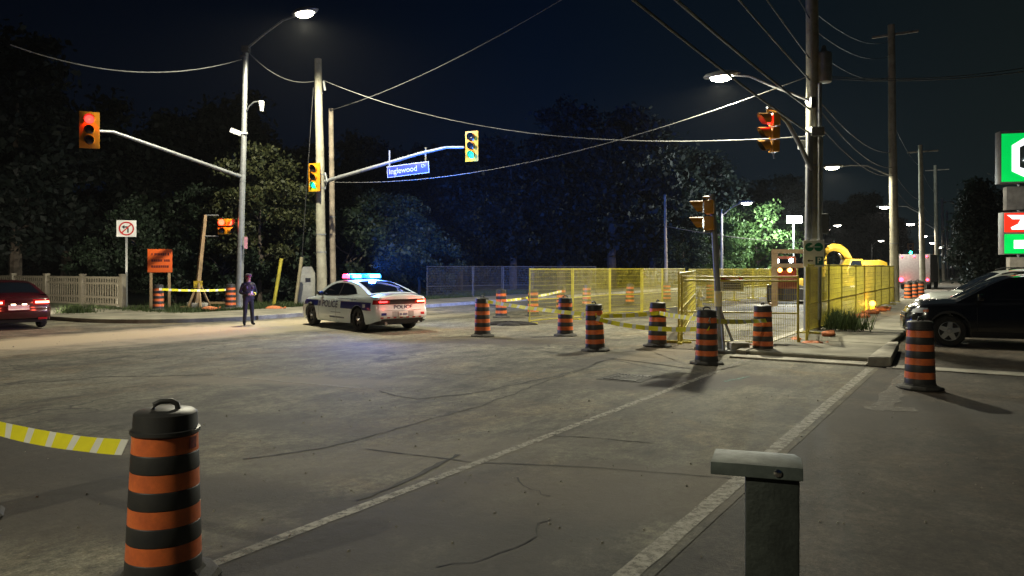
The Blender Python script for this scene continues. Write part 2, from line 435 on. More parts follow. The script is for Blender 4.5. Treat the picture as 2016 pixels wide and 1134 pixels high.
# painted lines: thin worn sheets
def worn_paint(name, col, keep):
    m, n, l, b = nmat(name)
    t = n.new('ShaderNodeTexCoord'); no = n.new('ShaderNodeTexNoise')
    no.inputs['Scale'].default_value = 11.0; no.inputs['Detail'].default_value = 10; no.inputs['Roughness'].default_value = 0.75
    l.new(t.outputs['Object'], no.inputs[0])
    r = n.new('ShaderNodeMapRange'); r.inputs['From Min'].default_value = keep - 0.12; r.inputs['From Max'].default_value = keep + 0.20
    r.inputs['To Max'].default_value = 0.85
    l.new(no.outputs['Fac'], r.inputs['Value'])
    tr = n.new('ShaderNodeBsdfTransparent'); mx = n.new('ShaderNodeMixShader')
    b.inputs['Base Color'].default_value = (*col, 1); b.inputs['Roughness'].default_value = 0.75
    l.new(r.outputs[0], mx.inputs[0]); l.new(tr.outputs[0], mx.inputs[1]); l.new(b.outputs[0], mx.inputs[2])
    l.new(mx.outputs[0], n['Material Output'].inputs[0])
    return m
M_paint = worn_paint('worn_white_paint', (0.42, 0.40, 0.345), 0.42)
M_paint2 = worn_paint('faded_white_paint', (0.30, 0.28, 0.25), 0.50)
M_paint3 = worn_paint('turquoise_paint', (0.10, 0.34, 0.30), 0.47)
def pline(name, p0, p1, wd, m, z=0.005, jit=0.006, seg=90):
    p0 = Vector(p0); p1 = Vector(p1); d = (p1 - p0); u = d.normalized(); v = Vector((-u.y, u.x, 0))
    mb = MB(); vs = []
    for i in range(seg + 1):
        c = p0 + d * (i / seg)
        a = wd / 2 + random.uniform(-jit, jit); b_ = wd / 2 + random.uniform(-jit, jit)
        q = c + v * a; t_ = c - v * b_
        vs += [(q.x, q.y, z), (t_.x, t_.y, z)]
    mb.add(vs, [(2 * i, 2 * i + 1, 2 * i + 3, 2 * i + 2) for i in range(seg)])
    return mb.build(name, m, road, smooth=0, normals=False)
pline('crossing_line', R(-6, -4.10), R(13.6, -4.10), 0.105, M_paint)
pline('crossing_line', R(13.9, -4.12), R(15.5, -4.12), 0.11, M_paint2)
pline('crossing_line', R(-6, -1.84), R(15.3, -1.84), 0.14, M_paint)
stp = G(1745, 800); ste = G(1800, 735)
pline('stop_bar', G(1702, 803), G(1805, 808), 0.30, M_paint2, jit=0.05, seg=14)
pline('stop_bar', G(1738, 800), G(1790, 735), 0.28, M_paint2, jit=0.05, seg=14)
pline('survey_mark', G(1425, 752), G(1475, 742), 0.06, M_paint3, seg=6)
pline('survey_mark', G(1435, 747), G(1460, 749), 0.05, M_paint3, seg=6)
pline('lane_line', G(430, 740), G(700, 764), 0.10, M_paint2)
# sealed joints and long cracks
M_crack = mat('crack_fill', (0.030, 0.028, 0.025), 0.85, var=0.2, scale=9)
def crack(pts, wd, jit=0.03):
    P = []; wd *= 0.8
    pts = [G(*p) for p in pts]
    for a, b_ in zip(pts, pts[1:]):
        k = max(3, int((b_ - a).length / 0.12))
        for i in range(k): P.append(a.lerp(b_, i / k))
    P.append(pts[-1])
    vs = []; off = 0
    for i, p in enumerate(P):
        u = (P[min(i + 1, len(P) - 1)] - P[max(0, i - 1)]).normalized(); v = Vector((-u.y, u.x, 0))
        off = off * 0.8 + random.uniform(-jit, jit)
        ww = wd * random.uniform(0.35, 1.25) / 2
        c = p + v * off
        vs += [(c.x + v.x * ww, c.y + v.y * ww, 0.004), (c.x - v.x * ww, c.y - v.y * ww, 0.004)]
    mb = MB(); mb.add(vs, [(2 * i, 2 * i + 1, 2 * i + 3, 2 * i + 2) for i in range(len(P) - 1)])
    mb.build('crack', M_crack, road, smooth=0, normals=False)
crack([(720, 884), (935, 911), (1180, 921), (1470, 944)], 0.030, 0.008)
crack([(1075, 856), (1170, 862), (1290, 872)], 0.03)
crack([(1210, 706), (1105, 738), (960, 770), (820, 785), (745, 770)], 0.075, 0.04)
crack([(1190, 710), (950, 800), (640, 880), (480, 905)], 0.035, 0.03)
crack([(700, 985), (800, 945), (900, 895)], 0.07, 0.015)
crack([(860, 1118), (960, 1100), (1040, 1052), (1080, 1022)], 0.022, 0.05)
crack([(1020, 940), (1040, 965), (1080, 978)], 0.02, 0.05)
crack([(1200, 706), (1300, 728), (1370, 738)], 0.05, 0.01)
crack([(1120, 668), (1200, 682), (1330, 694)], 0.04, 0.01)
crack([(1540, 705), (1700, 722), (2010, 745)], 0.03, 0.01)
crack([(0, 760), (200, 742), (420, 738)], 0.05, 0.05)
# loose stones and litter crumbs on the road: nobody could count them
rg_ = np.random.default_rng(77); gv = MB()
for k in range(700):
    s_ = rg_.uniform(3, 24); n_ = -rg_.uniform(0.5, 21.5)
    if k % 3 == 0: s_ = rg_.uniform(2, 9); n_ = rg_.uniform(-9, 3)
    p = R(s_, n_); q = rg_.uniform(0.004, 0.013) * (1.6 if k % 17 == 0 else 1)
    h6 = [Vector((math.cos(a) * q * rg_.uniform(.7, 1.2), math.sin(a) * q * rg_.uniform(.7, 1.2), 0)) for a in np.arange(5) * 1.2566]
    gv.add([p + v for v in h6] + [p + v * 0.55 + Vector((0, 0, q * rg_.uniform(.6, 1.1))) for v in h6], [tuple(range(5, 10))] + [(i, (i + 1) % 5, 5 + (i + 1) % 5, 5 + i) for i in range(5)])
gs = gv.build('loose_gravel', mat('gravel_stone', (0.34, 0.31, 0.26), 0.85, var=0.3, scale=3), None, smooth=0)
tag(gs, 'loose stones and crumbs scattered over the road', 'gravel'); gs['kind'] = 'stuff'
# drain grating in the road
gd = thing('drain_grating', 'dark iron drain grating set in the road before the barrels', 'drain', G(1236, 744) + Vector((0, 0, 0.0)), ra)
mb = MB()
for k in range(9): mb.box((0, -0.24 + k * 0.06, 0.008), (0.62, 0.026, 0.012))
for x in (-0.32, 0.32): mb.box((x, 0, 0.009), (0.05, 0.58, 0.014))
mb.build('grate', M_darkmetal, gd, bevel=0.003)
mb = MB(); mb.box((0, 0, 0.003), (0.86, 0.76, 0.004)); mb.build('rim', M_crack, gd)

# ------------------------------------------------------------------ vegetation
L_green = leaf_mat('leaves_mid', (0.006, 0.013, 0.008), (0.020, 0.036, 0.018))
L_warm = leaf_mat('leaves_warm', (0.014, 0.022, 0.008), (0.060, 0.064, 0.022))
L_dark = leaf_mat('leaves_dark', (0.005, 0.010, 0.009), (0.014, 0.022, 0.017))
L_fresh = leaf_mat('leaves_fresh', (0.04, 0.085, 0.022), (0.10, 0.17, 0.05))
L_grass = leaf_mat('grass_blades', (0.03, 0.055, 0.016), (0.08, 0.11, 0.035))
M_bark = mat('bark', (0.09, 0.07, 0.055), 0.9, var=0.3, scale=4, bump=0.7)
def crown_mesh(name, rx, rz, zc, nclump, nleaf, size, m, seed, cone=0.0, droop=0.3):
    rng = np.random.default_rng(seed)
    cs = []
    while len(cs) < nclump:
        p = rng.uniform(-1, 1, 3); d = np.linalg.norm(p)
        if d > 1 or d < 0.45: continue
        if cone:
            sc = max(0.06, 1 - (p[2] + 1) / 2 * cone); p[0] *= sc; p[1] *= sc
        cs.append((p[0] * rx, p[1] * rx, p[2] * rz + zc))
    cs = np.array(cs)
    rad = rng.uniform(0.10, 0.24, nclump) * (rx + rz) * 0.5
    idx = rng.integers(0, nclump, nleaf)
    g = rng.normal(0, 0.52, (nleaf, 3))
    P = cs[idx] + g * rad[idx][:, None] * np.array([1.15, 1.15, 0.72])
    sz = size * rng.uniform(0.55, 1.35, nleaf)
    a = rng.normal(0, 1, (nleaf, 3)); a[:, 2] -= droop; a /= np.linalg.norm(a, axis=1)[:, None]
    t = rng.normal(0, 1, (nleaf, 3)); b = np.cross(a, t); b /= np.linalg.norm(b, axis=1)[:, None]
    a *= sz[:, None]; b *= sz[:, None] * 0.36
    V = np.empty((nleaf, 4, 3)); V[:, 0] = P - a * 0.5; V[:, 1] = P + b * 0.9 - a * 0.05; V[:, 2] = P + a * 0.6; V[:, 3] = P - b * 0.9 - a * 0.05
    me = bpy.data.meshes.new(name)
    me.vertices.add(nleaf * 4); me.vertices.foreach_set('co', V.ravel())
    me.loops.add(nleaf * 4); me.loops.foreach_set('vertex_index', np.arange(nleaf * 4, dtype=np.int32))
    me.polygons.add(nleaf); me.polygons.foreach_set('loop_start', np.arange(0, nleaf * 4, 4, dtype=np.int32))
    me.polygons.foreach_set('loop_total', np.full(nleaf, 4, dtype=np.int32))
    me.materials.append(m); me.update(calc_edges=True)
    return me
def trunk_mesh(name, h, r, spread, seed, nb=7):
    rg = random.Random(seed); mb = MB()
    pts = [Vector((0, 0, -0.3))]
    for i in range(1, 7):
        pts.append(Vector((rg.uniform(-.12, .12) * i * 0.3, rg.uniform(-.12, .12) * i * 0.3, h * i / 6)))
    mb.path(pts, r, 9, 0, r * 0.25)
    for k in range(nb):
        z = h * rg.uniform(0.3, 0.85); a = rg.uniform(0, 2 * PI); L = spread * rg.uniform(0.5, 0.9)
        p0 = Vector((0, 0, z)); d = Vector((math.cos(a), math.sin(a), rg.uniform(0.4, 0.9)))
        mb.path([p0, p0 + d * L * 0.35, p0 + d * L * 0.7 + Vector((0, 0, L * 0.12)), p0 + d * L], r * 0.36, 6, 0, r * 0.08)
    return mb.mesh(name, M_bark)
TK = {}
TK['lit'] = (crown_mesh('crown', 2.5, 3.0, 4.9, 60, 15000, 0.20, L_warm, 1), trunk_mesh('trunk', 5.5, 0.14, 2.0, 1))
TK['mid'] = (crown_mesh('crown', 3.2, 3.3, 4.2, 80, 19000, 0.24, L_green, 2), trunk_mesh('trunk', 6, 0.2, 2.6, 2))
TK['shrub'] = (crown_mesh('crown', 2.3, 1.8, 1.8, 60, 13000, 0.19, L_green, 3), trunk_mesh('trunk', 2.4, 0.1, 1.6, 3))
TK['big'] = (crown_mesh('crown', 5.6, 6.0, 8.6, 110, 17000, 0.46, L_dark, 4), trunk_mesh('trunk', 11, 0.42, 4.5, 4))
TK['big2'] = (crown_mesh('crown', 4.4, 7.2, 9.0, 100, 15000, 0.46, L_dark, 5), trunk_mesh('trunk', 12, 0.40, 3.6, 5))
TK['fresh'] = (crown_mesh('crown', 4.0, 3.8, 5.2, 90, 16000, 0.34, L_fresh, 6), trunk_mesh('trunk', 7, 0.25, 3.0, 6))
TK['spruce'] = (crown_mesh('crown', 3.0, 4.8, 5.2, 130, 17000, 0.30, L_dark, 8, cone=0.75), trunk_mesh('trunk', 9.0, 0.2, 1.2, 8))
def tree(kind, loc, sc, label, rot=None, name=None, group=None, zs=1.0):
    cm, tm = TK[kind]
    shrub = kind == 'shrub'
    t = thing(name or ('shrub' if shrub else 'tree'), label, 'shrub' if shrub else 'tree', loc, random.uniform(0, 6.28) if rot is None else rot, group)
    t.scale = (sc, sc, sc * zs)
    link('trunk', tm, t); link('crown', cm, t)
    return t
def TP(px, Y, z=0.05): return Vector(((px - CX) / F * Y, Y, z))
g1 = 'trees and shrubs beyond the far pavement'
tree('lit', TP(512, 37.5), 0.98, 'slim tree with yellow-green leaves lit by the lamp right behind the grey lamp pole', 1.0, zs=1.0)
tree('mid', TP(395, 40), 0.82, 'leafy green tree left of the lamp pole, behind the leaning wooden signal post', 2.0, group=g1)
tree('mid', TP(300, 41), 0.74, 'broad green tree behind the orange construction sign', 4.0, group=g1)
tree('shrub', TP(210, 41), 0.95, 'low dark shrub mass behind the no-turn sign post', 0.4, group=g1)
tree('shrub', TP(440, 37.3), 0.95, 'green shrub at the foot of the trees behind the yellow tape between two barrels', 1.3, group=g1)
tree('shrub', TP(345, 37.5), 0.75, 'shrub behind the barrel beside the orange construction sign', 2.3, group=g1)
tree('shrub', TP(545, 39), 1.25, 'tall shrub behind the officer and the leaning yellow guard', 3.3, group=g1)
tree('mid', TP(585, 43), 0.76, 'green tree left of the pale wooden pole with the green signal', 5.1, group=g1)
tree('shrub', TP(690, 41), 1.35, 'shrub behind the police car lights, right of the wooden poles', 0.9, group=g1)
tree('mid', TP(760, 46), 0.86, 'tree with bluish lit leaves above the police car', 2.7, group=g1)
tree('shrub', TP(825, 46), 1.15, 'shrub at the left end of the dark mesh fence', 4.4, group=g1)
g2 = 'tall dark trees along the back'
for i, (k, px, Y, sc, lb) in enumerate([
        ('big2', 30, 46, 1.0, 'tall dark tree at the left edge behind the red car'),
        ('big', 130, 52, 0.95, 'tall dark tree behind the no-turn sign and pale fence'),
        ('big', 335, 58, 0.92, 'tall dark tree rising behind the leafy trees left of the lamp pole'),
        ('big2', 470, 60, 0.95, 'tall dark tree silhouette behind the grey lamp pole'),
        ('big', 590, 62, 0.80, 'tall dark tree behind the pale wooden pole'),
        ('big2', 705, 66, 0.80, 'tall dark tree behind the street name sign, left one'),
        ('big', 815, 68, 0.86, 'tall dark tree beneath the street name sign'),
        ('big2', 905, 62, 0.72, 'tall dark tree under the green signal at the arm end'),
        ('big', 1010, 66, 0.88, 'tall dark tree behind the left end of the yellow fence'),
        ('big2', 1105, 70, 1.02, 'tall dark tree behind the yellow fence, crossed by the long cable'),
        ('big', 1205, 70, 1.13, 'tallest dark tree in the back row, above the yellow fence'),
        ('big2', 1285, 74, 0.95, 'tall dark tree left of the post with the signal seen from behind'),
        ('big', 1375, 78, 0.92, 'dark round tree behind the signal seen from behind'),
        ('big', 1530, 105, 0.98, 'dark tree far behind the work lights')]):
    tree(k, TP(px, Y), sc, lb, i * 1.7, group=g2)
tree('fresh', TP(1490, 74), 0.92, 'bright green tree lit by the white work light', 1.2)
tree('fresh', TP(1415, 70), 0.72, 'green tree behind the post with the temporary signal', 3.2)
tree('mid', TP(1345, 66), 0.72, 'small green tree left of the far lamp post behind the fence', 2.2)
tree('mid', TP(1570, 82), 0.9, 'green tree behind the excavator lights, next to the lit one', 0.2)
g3 = 'far trees down the street'
for i, (px, Y, sc) in enumerate([(1665, 150, 1.0), (1700, 170, 1.25), (1735, 160, 0.9), (1610, 130, 0.9)]):
    tree('big', TP(px, Y), sc, ['dark far tree above the excavator boom', 'dark far tree left of the second utility pole, tallest of the far ones',
                                'dark far tree right beside the second utility pole', 'dark far tree behind the signal pole with the sign'][i], i * 2.1, group=g3)
tree('spruce', TP(1925, 52), 0.83, 'dark dense evergreen beside the tall lit shop sign', 0.5, name='evergreen_tree')
tree('spruce', TP(1985, 56), 0.80, 'dark evergreen behind the tall lit shop sign', 2.5, name='evergreen_tree')

wm = []
rng_ = np.random.default_rng(21)
V_ = []
for k in range(34000):                               # the wood behind: reads as one dark mass
    px_ = rng_.uniform(-60, 1640); Y_ = rng_.uniform(80, 92); z_ = rng_.uniform(0, 1) ** 1.3 * (5.5 + 2.0 * math.sin(px_ * 0.013) + 1.3 * math.sin(px_ * 0.041))
    c_ = Vector(((px_ - CX) / F * Y_, Y_, z_)); a_ = Vector(rng_.normal(0, 1, 3)).normalized() * 0.45; b_ = a_.cross(Vector(rng_.normal(0, 1, 3))).normalized() * 0.24
    V_ += [c_ - a_, c_ + b_, c_ + a_, c_ - b_]
me_ = bpy.data.meshes.new('woodland'); me_.from_pydata(V_, [], [(4 * i, 4 * i + 1, 4 * i + 2, 4 * i + 3) for i in range(len(V_) // 4)]); me_.materials.append(L_dark)
wo = link('woodland', me_); tag(wo, 'dark undergrowth of the wood behind all the trees', 'wood'); wo['kind'] = 'stuff'
def blades(name, area, n, h, m, seed, label, cat, z=0.05):
    rng = np.random.default_rng(seed); V = []; Fc = []
    for i in range(n):
        p = area(rng); a = rng.uniform(0, 6.28); hh = h * rng.uniform(0.4, 1.3); ww = 0.012 + 0.01 * rng.random()
        dx, dy = math.cos(a) * ww, math.sin(a) * ww; lx, ly = rng.normal(0, hh * 0.35, 2)
        k = len(V); V += [(p[0] - dx, p[1] - dy, z), (p[0] + dx, p[1] + dy, z), (p[0] + lx, p[1] + ly, z + hh)]; Fc.append((k, k + 1, k + 2))
    me = bpy.data.meshes.new(name); me.from_pydata(V, [], Fc); me.materials.append(m)
    o = link(name, me); tag(o, label, cat); o['kind'] = 'stuff'; return o
def verge_area(rng):
    q = R(rng.uniform(17.5, 48), -25.9 - abs(rng.normal(0, 3.0))); return (q.x, q.y)
blades('verge_grass', verge_area, 26000, 0.22, L_grass, 3, 'dark green grass along the back of the far pavement', 'grass')
def weed_area(rng):
    p = G(1648, 652); return (p.x + rng.normal(0, 0.28), p.y + rng.normal(0, 0.5))
blades('weeds', weed_area, 1300, 0.5, L_grass, 5, 'tall green weeds at the foot of the utility pole by the pavement', 'weeds', 0.1)
def tuft_area(rng):
    p = G(150, 622); return (p.x + rng.normal(0, 0.3), p.y + rng.normal(0, 0.3))
blades('grass_tuft', tuft_area, 500, 0.35, L_grass, 6, 'small grass tuft on the bare corner behind the red car', 'grass', 0.1)

# ------------------------------------------------------------------ traffic barrels
def barrel_parts():
    z0 = 0.055; hb = 0.105; r_bot, r_top = 0.218, 0.186; Ht = z0 + 8 * hb
    rad = lambda z: r_bot + (r_top - r_bot) * (z - z0) / (8 * hb)
    body = MB(); prof = [(0.16, z0 - 0.02), (rad(z0), z0 - 0.02)]
    for k in range(8):
        a, b_ = z0 + k * hb, z0 + (k + 1) * hb
        if k % 2 == 0: prof += [(rad(a), a), (rad(a) + 0.0015, a + 0.006), (rad(b_) + 0.0015, b_ - 0.006), (rad(b_), b_)]
        else: prof += [(rad(a) - 0.002, a + 0.002), (rad(b_) - 0.002, b_ - 0.002)]
    prof += [(r_top + 0.012, Ht + 0.01), (r_top + 0.012, Ht + 0.03), (r_top - 0.002, Ht + 0.034), (r_top - 0.006, Ht + 0.125), (r_top - 0.03, Ht + 0.142), (0.0, Ht + 0.147)]
    body.lathe(prof, 32)
    P = [('body', body.mesh('body', M_black, 40))]
    for k in (1, 3, 5, 7):
        a, b_ = z0 + k * hb + 0.003, z0 + (k + 1) * hb - 0.003
        m = MB(); m.lathe([(rad(a) - 0.006, a - 0.001), (rad(a), a), (rad((a + b_) / 2), (a + b_) / 2), (rad(b_), b_), (rad(b_) - 0.006, b_ + 0.001)], 32)
        P.append(('orange_band', m.mesh('orange_band', M_orange, 40)))
    h = MB()
    pts = [Vector((-0.07, 0, Ht + 0.14)), Vector((-0.062, 0, Ht + 0.175)), Vector((-0.03, 0, Ht + 0.192)), Vector((0.03, 0, Ht + 0.192)), Vector((0.062, 0, Ht + 0.175)), Vector((0.07, 0, Ht + 0.14))]
    h.path(pts, 0.017, 8); P.append(('handle', h.mesh('handle', M_black, 60)))
    b = MB(); b.lathe([(0.12, 0.0), (0.325, 0.0), (0.335, 0.02), (0.31, 0.045), (0.24, 0.062), (0.225, 0.085), (0.20, 0.085)], 10)
    P.append(('base', b.mesh('base', M_rubber, 25)))
    return P
BP = barrel_parts()
def barrel(px, py, label, z=0.0, rz=None, tilt=(0, 0), sc=1.0, loc=None, group='orange and black traffic barrels'):
    t = thing('traffic_barrel', label, 'barrel', loc or G(px, py, z), 0, group)
    t.rotation_euler = (tilt[0] + random.uniform(-.012, .012), tilt[1] + random.uniform(-.015, .015), random.uniform(0, 6.28) if rz is None else rz)
    t.scale = (sc, sc, sc)
    for nm, me in BP: link(nm, me, t)
    return t
nb = barrel(322, 1143, 'nearest orange and black traffic barrel, large at the lower left with tape tied to it', rz=0.35, tilt=(0, 0.0), sc=0.975)
for k, (a, b_) in enumerate([(0.20, 0.0)]):
    m = MB()                                              # torn printed sticker on the top band
    for i in range(5):
        a0 = -1.02 + i * 0.075
        for j in range(2): pass
    r_ = 0.1935
    m.grid(lambda u, v: Vector((r_ * math.cos(-0.95 - 0.35 + u * 0.34), r_ * math.sin(-0.95 - 0.35 + u * 0.34), 0.815 + v * 0.07)), 6, 2)
    o = m.build('sticker', mat('faded_red_print', (0.30, 0.02, 0.02), 0.5, var=0.4, scale=40), nb, normals=False)
    o.rotation_euler = (0, 0, 0.55)
barrel(0, 0, 'traffic barrel cut off at the lower left edge, only its rubber base in view', loc=Vector((-4.08, 5.55, 0)))
barrel(950, 662, 'traffic barrel nearest the police car, left of the yellow fence', rz=1)
barrel(987, 625, 'traffic barrel just behind the leftmost fence barrel, left of the yellow fence corner post')
barrel(1113, 661, 'traffic barrel standing before the first yellow fence panel')
barrel(1172, 690, 'traffic barrel second from the left in the front row, before the yellow fence', tilt=(0.02, 0.0))
barrel(1294, 682, 'slightly leaning traffic barrel left of the temporary signal, third in the row', tilt=(0.0, -0.04))
barrel(1391, 716, 'bright traffic barrel right in front of the temporary signal post')
barrel(1502, 695, 'dull red-brown traffic barrel right of the temporary signal post')
barrel(1811, 765, 'traffic barrel at the right, in front of the black SUV')
barrel(312, 611, 'traffic barrel on the far pavement under the orange construction sign', z=0.13)
barrel(454, 608, 'traffic barrel on the far pavement beside the grey lamp pole', z=0.13)
for px, py, lb in [(1050, 622, 'traffic barrel seen through the first yellow fence panel'),
                   (1105, 612, 'traffic barrel behind the second yellow fence post with tape tied on'),
                   (1155, 604, 'traffic barrel seen through the second yellow fence panel'),
                   (1240, 600, 'traffic barrel seen through the third yellow fence panel'),
                   (1313, 594, 'traffic barrel seen through the last yellow fence panel, left of the hydrant'),
                   (1398, 592, 'traffic barrel behind the fence beside the hydrant')]:
    barrel(px, py, lb)
for i, (px, py) in enumerate([(1788, 592), (1800, 590), (1812, 588), (1793, 586), (1806, 584)]):
    barrel(px, py, ['leftmost of the crowded barrels beyond the fence end, under the red truck light', 'second of the crowded barrels beyond the fence end',
                    'third of the crowded barrels, beside the far pole foot', 'back left of the crowded barrels beyond the fence end',
                    'back right of the crowded barrels beyond the fence end'][i])

# ------------------------------------------------------------------ barricade tape
M_tapey = mat('tape_yellow', (0.88, 0.80, 0.03), 0.35, var=0.06)
M_tapew = mat('tape_white', (0.78, 0.78, 0.70), 0.35, var=0.05)
def tape(p0, p1, sag, label, wd=0.092, twist=0.25, step=0.05):
    p0 = Vector(p0); p1 = Vector(p1); n = max(8, int((p1 - p0).length / step)); mb = MB(); vs = []; ms = []
    u = (p1 - p0).normalized(); side = Vector((-u.y, u.x, 0)).normalized()
    for i in range(n + 1):
        t = i / n; c = p0.lerp(p1, t) + Vector((0, 0, -4 * sag * t * (1 - t)))
        a = (0.32 if u.x > 0 else -0.32) + twist * math.sin(t * 5.0 + p0.x) + 0.06 * math.sin(t * 23)
        up = Vector((0, 0, 1)) * math.cos(a) + side * math.sin(a)
        vs += [c + up * wd / 2 + side * 0.001, c - up * wd / 2 + side * 0.001, c - up * wd / 2 - side * 0.001, c + up * wd / 2 - side * 0.001]
    fs = []
    for i in range(n):
        a, b_ = 4 * i, 4 * i + 4
        mi = 1 if (i % 7) in (0, 1) else 0
        for j in range(4): fs.append((a + j, a + (j + 1) % 4, b_ + (j + 1) % 4, b_ + j)); ms.append(mi)
    mb.add(vs, fs, ms)
    return tag(mb.build('barricade_tape', [M_tapey, M_tapew]), label, 'tape', 'yellow and white barricade tape')
def on_barrel(px, py, h, dx=0.0, dy=-0.21, z=0): p = G(px, py, z); return Vector((p.x + dx, p.y + dy, z + h))
tape(Vector((-2.06 - 0.19, 4.43, 0.805)), Vector((-4.05, 5.36, 0.86)), 0.05, 'tape from the nearest barrel out of the left edge', step=0.032)
tape(on_barrel(950, 662, 0.95, 0.1), on_barrel(1172, 690, 0.80), 0.03, 'long tape from the leftmost fence barrel to the second front barrel')
tape(on_barrel(1172, 690, 0.78), on_barrel(1294, 682, 0.80), 0.02, 'upper tape between the second and third front barrels')
tape(on_barrel(1294, 682, 0.80), on_barrel(1391, 716, 0.86), 0.02, 'tape from the leaning barrel to the bright barrel before the signal post')
tape(on_barrel(1172, 690, 0.72), on_barrel(1391, 716, 0.70), 0.10, 'lower sagging tape running from the second front barrel to the bright barrel')
tape(on_barrel(1391, 716, 0.84), on_barrel(1502, 695, 0.72), 0.02, 'tape passing the signal post foot to the dull barrel')
tape(on_barrel(987, 625, 0.62), on_barrel(1105, 612, 0.85), 0.05, 'tape rising behind the first yellow fence panel')
tape(on_barrel(312, 611, 0.86, 0.12, -0.2, 0.13), on_barrel(454, 608, 0.80, -0.12, -0.2, 0.13), 0.04, 'tape between the two barrels on the far pavement')

# ------------------------------------------------------------------ temporary fencing
_fp = {}
def fence_meshes(wd, ht, m, key, double=False, ps=0.05):
    k = (round(wd, 2), round(ht, 2), key, double)
    if k in _fp: return _fp[k]
    z0 = 0.07
    post = MB(); post.tube((0, 0, 0.0), (0, 0, ht), 0.024, n=8)
    rail = MB(); rail.tube((0.02, 0, 0), (wd - 0.02, 0, 0), 0.019, n=8)
    wires = MB()
    nx = int(wd / ps); nz = int(ht / 0.15)
    for i in range(1, nx): wires.box((wd * i / nx, 0.004, (ht + z0) / 2), (0.006, 0.006, ht - z0 - 0.02))
    for j in range(1, nz): wires.box((wd / 2, -0.003, z0 + (ht - z0) * j / nz), (wd - 0.03, 0.007, 0.007))
    foot = MB(); foot.box((0, 0, 0.025), (0.10, 0.62, 0.05)); foot.tube((0, 0, 0.04), (0, 0, 0.22), 0.03)
    _fp[k] = [x.mesh(nm, m) for x, nm in ((post, 'post'), (rail, 'rail'), (wires, 'wire_mesh'), (foot, 'foot'))]
    return _fp[k]
def fence_panel(p0, p1, label, m=M_yel, ht=1.83, key='y', group='yellow temporary fence panels', double=False, name='fence_panel', z=0.0):
    p0 = Vector(p0); p1 = Vector(p1); d = p1 - p0; wd = math.hypot(d.x, d.y) - 0.05
    po, ra_, wi, fo = fence_meshes(wd, ht, m, key, double)
    t = thing(name, label, 'fence', (p0.x, p0.y, z), math.atan2(d.y, d.x), group)
    link('post', po, t, (0.024, 0, 0)); link('post', po, t, (wd - 0.024, 0, 0))
    for zz in [0.09, 0.78, ht - 0.03] + ([ht - 0.12] if double else []): link('rail', ra_, t, (0, 0, zz))
    link('wire_mesh', wi, t); link('foot', fo, t); link('foot', fo, t, (wd, 0, 0))
    return t
pts = [G(1042, 637), G(1128, 629), Vector((3.86, 30.0, 0)), G(1265, 617), Vector((6.55, 33.2, 0)), Vector((8.0, 35.2, 0))]
lbs = ['yellow fence panel at the left corner of the closed road, beside the police car', 'second yellow fence panel from the left, with an orange-lit post',
       'third yellow fence panel from the left', 'fourth yellow fence panel, turning away from the street', 'fifth yellow fence panel, farthest of the left group']
for a, b_, lb in zip(pts, pts[1:], lbs): fence_panel(a, b_, lb)
fence_panel(G(1340, 676), G(1578, 683), 'wide yellow fence panel behind the temporary signal, carrying the danger sign', ht=1.66, double=True)
fence_panel(Vector((4.1, 18.75, 0)), Vector((7.6, 31.6, 0)), 'yellow fence run receding behind the left post of the danger sign panel', ht=1.75)
rp = [G(1588, 680)] + [R(21.3 + i * 2.7, -4.05 + 0.06 * (i % 2), 0.1) for i in range(9)]
ol = ['first', 'second', 'third', 'fourth', 'fifth', 'sixth', 'seventh', 'eighth', 'ninth']
for i, (a, b_) in enumerate(zip(rp, rp[1:])):
    fence_panel(a, b_, ol[i] + ' yellow fence panel along the near pavement, counted from the utility pole', z=0.1 if i else 0.03, ht=1.85)
for i in range(5):
    a = R(40.5 + i * 2.9, -4.6 - 0.25 * i, 0)
    fence_panel(a, a + R(2.85, -0.25), ol[i] + ' yellow panel of the far fence run beyond the amber flasher', ht=1.95)
M_dkf = mat('dark_fence', (0.10, 0.09, 0.075), 0.6, var=0.2)
dp = [G(840, 591), G(932, 588), G(990, 586), G(1050, 586), Vector((5.6, 50.5, 0))]
for i, (a, b_) in enumerate(zip(dp, dp[1:])):
    fence_panel(a, b_, ['leftmost dark mesh fence panel behind the police car tail', 'second dark mesh fence panel across the closed road',
                        'third dark mesh fence panel, ending behind the yellow fence post', 'dark mesh fence panel seen through the yellow fence'][i], M_dkf, 1.95, 'd', 'dark mesh fence panels')
for i in range(6):
    a = Vector((8.6 + i * 1.9, 37.0 + i * 2.7, 0)); fence_panel(a, a + Vector((1.85, 2.65, 0)), ol[i] + ' yellow panel of the fence run far behind the hydrant', ht=1.8)

# sandbags on the fence feet
def bag_mesh(seed):
    rng = random.Random(seed); mb = MB(); nu, nv = 14, 9
    ph = [rng.uniform(0, 6.28) for _ in range(4)]
    def fn(u, v):
        a = u * 2 * PI; b = -PI / 2 + v * PI
        x, y, z = math.cos(a) * math.cos(b), math.sin(a) * math.cos(b), math.sin(b)
        sq = lambda q, e_: math.copysign(abs(q) ** e_, q)
        k = 1 + 0.10 * math.sin(3 * a + ph[0]) + 0.07 * math.sin(5 * b + ph[1] + a)
        return Vector((sq(x, 0.75) * 0.30 * k, sq(y, 0.7) * 0.17 * k, max(0.0, 0.075 + sq(z, 0.85) * (0.085 + 0.02 * math.sin(2 * a + ph[2])))))
    mb.grid(fn, nu, nv)
    nk = MB(); nk.lathe([(0.03, 0.0), (0.018, 0.05), (0.05, 0.13), (0.055, 0.15), (0.0, 0.15)], 9, M=Matrix.Rotation(PI / 2 - 0.2, 3, 'Y'), c=(0.29, 0, 0.07))
    return mb.mesh('sack', M_bag, 180), nk.mesh('tied_neck', M_bag, 60)
BG = [bag_mesh(i) for i in range(4)]
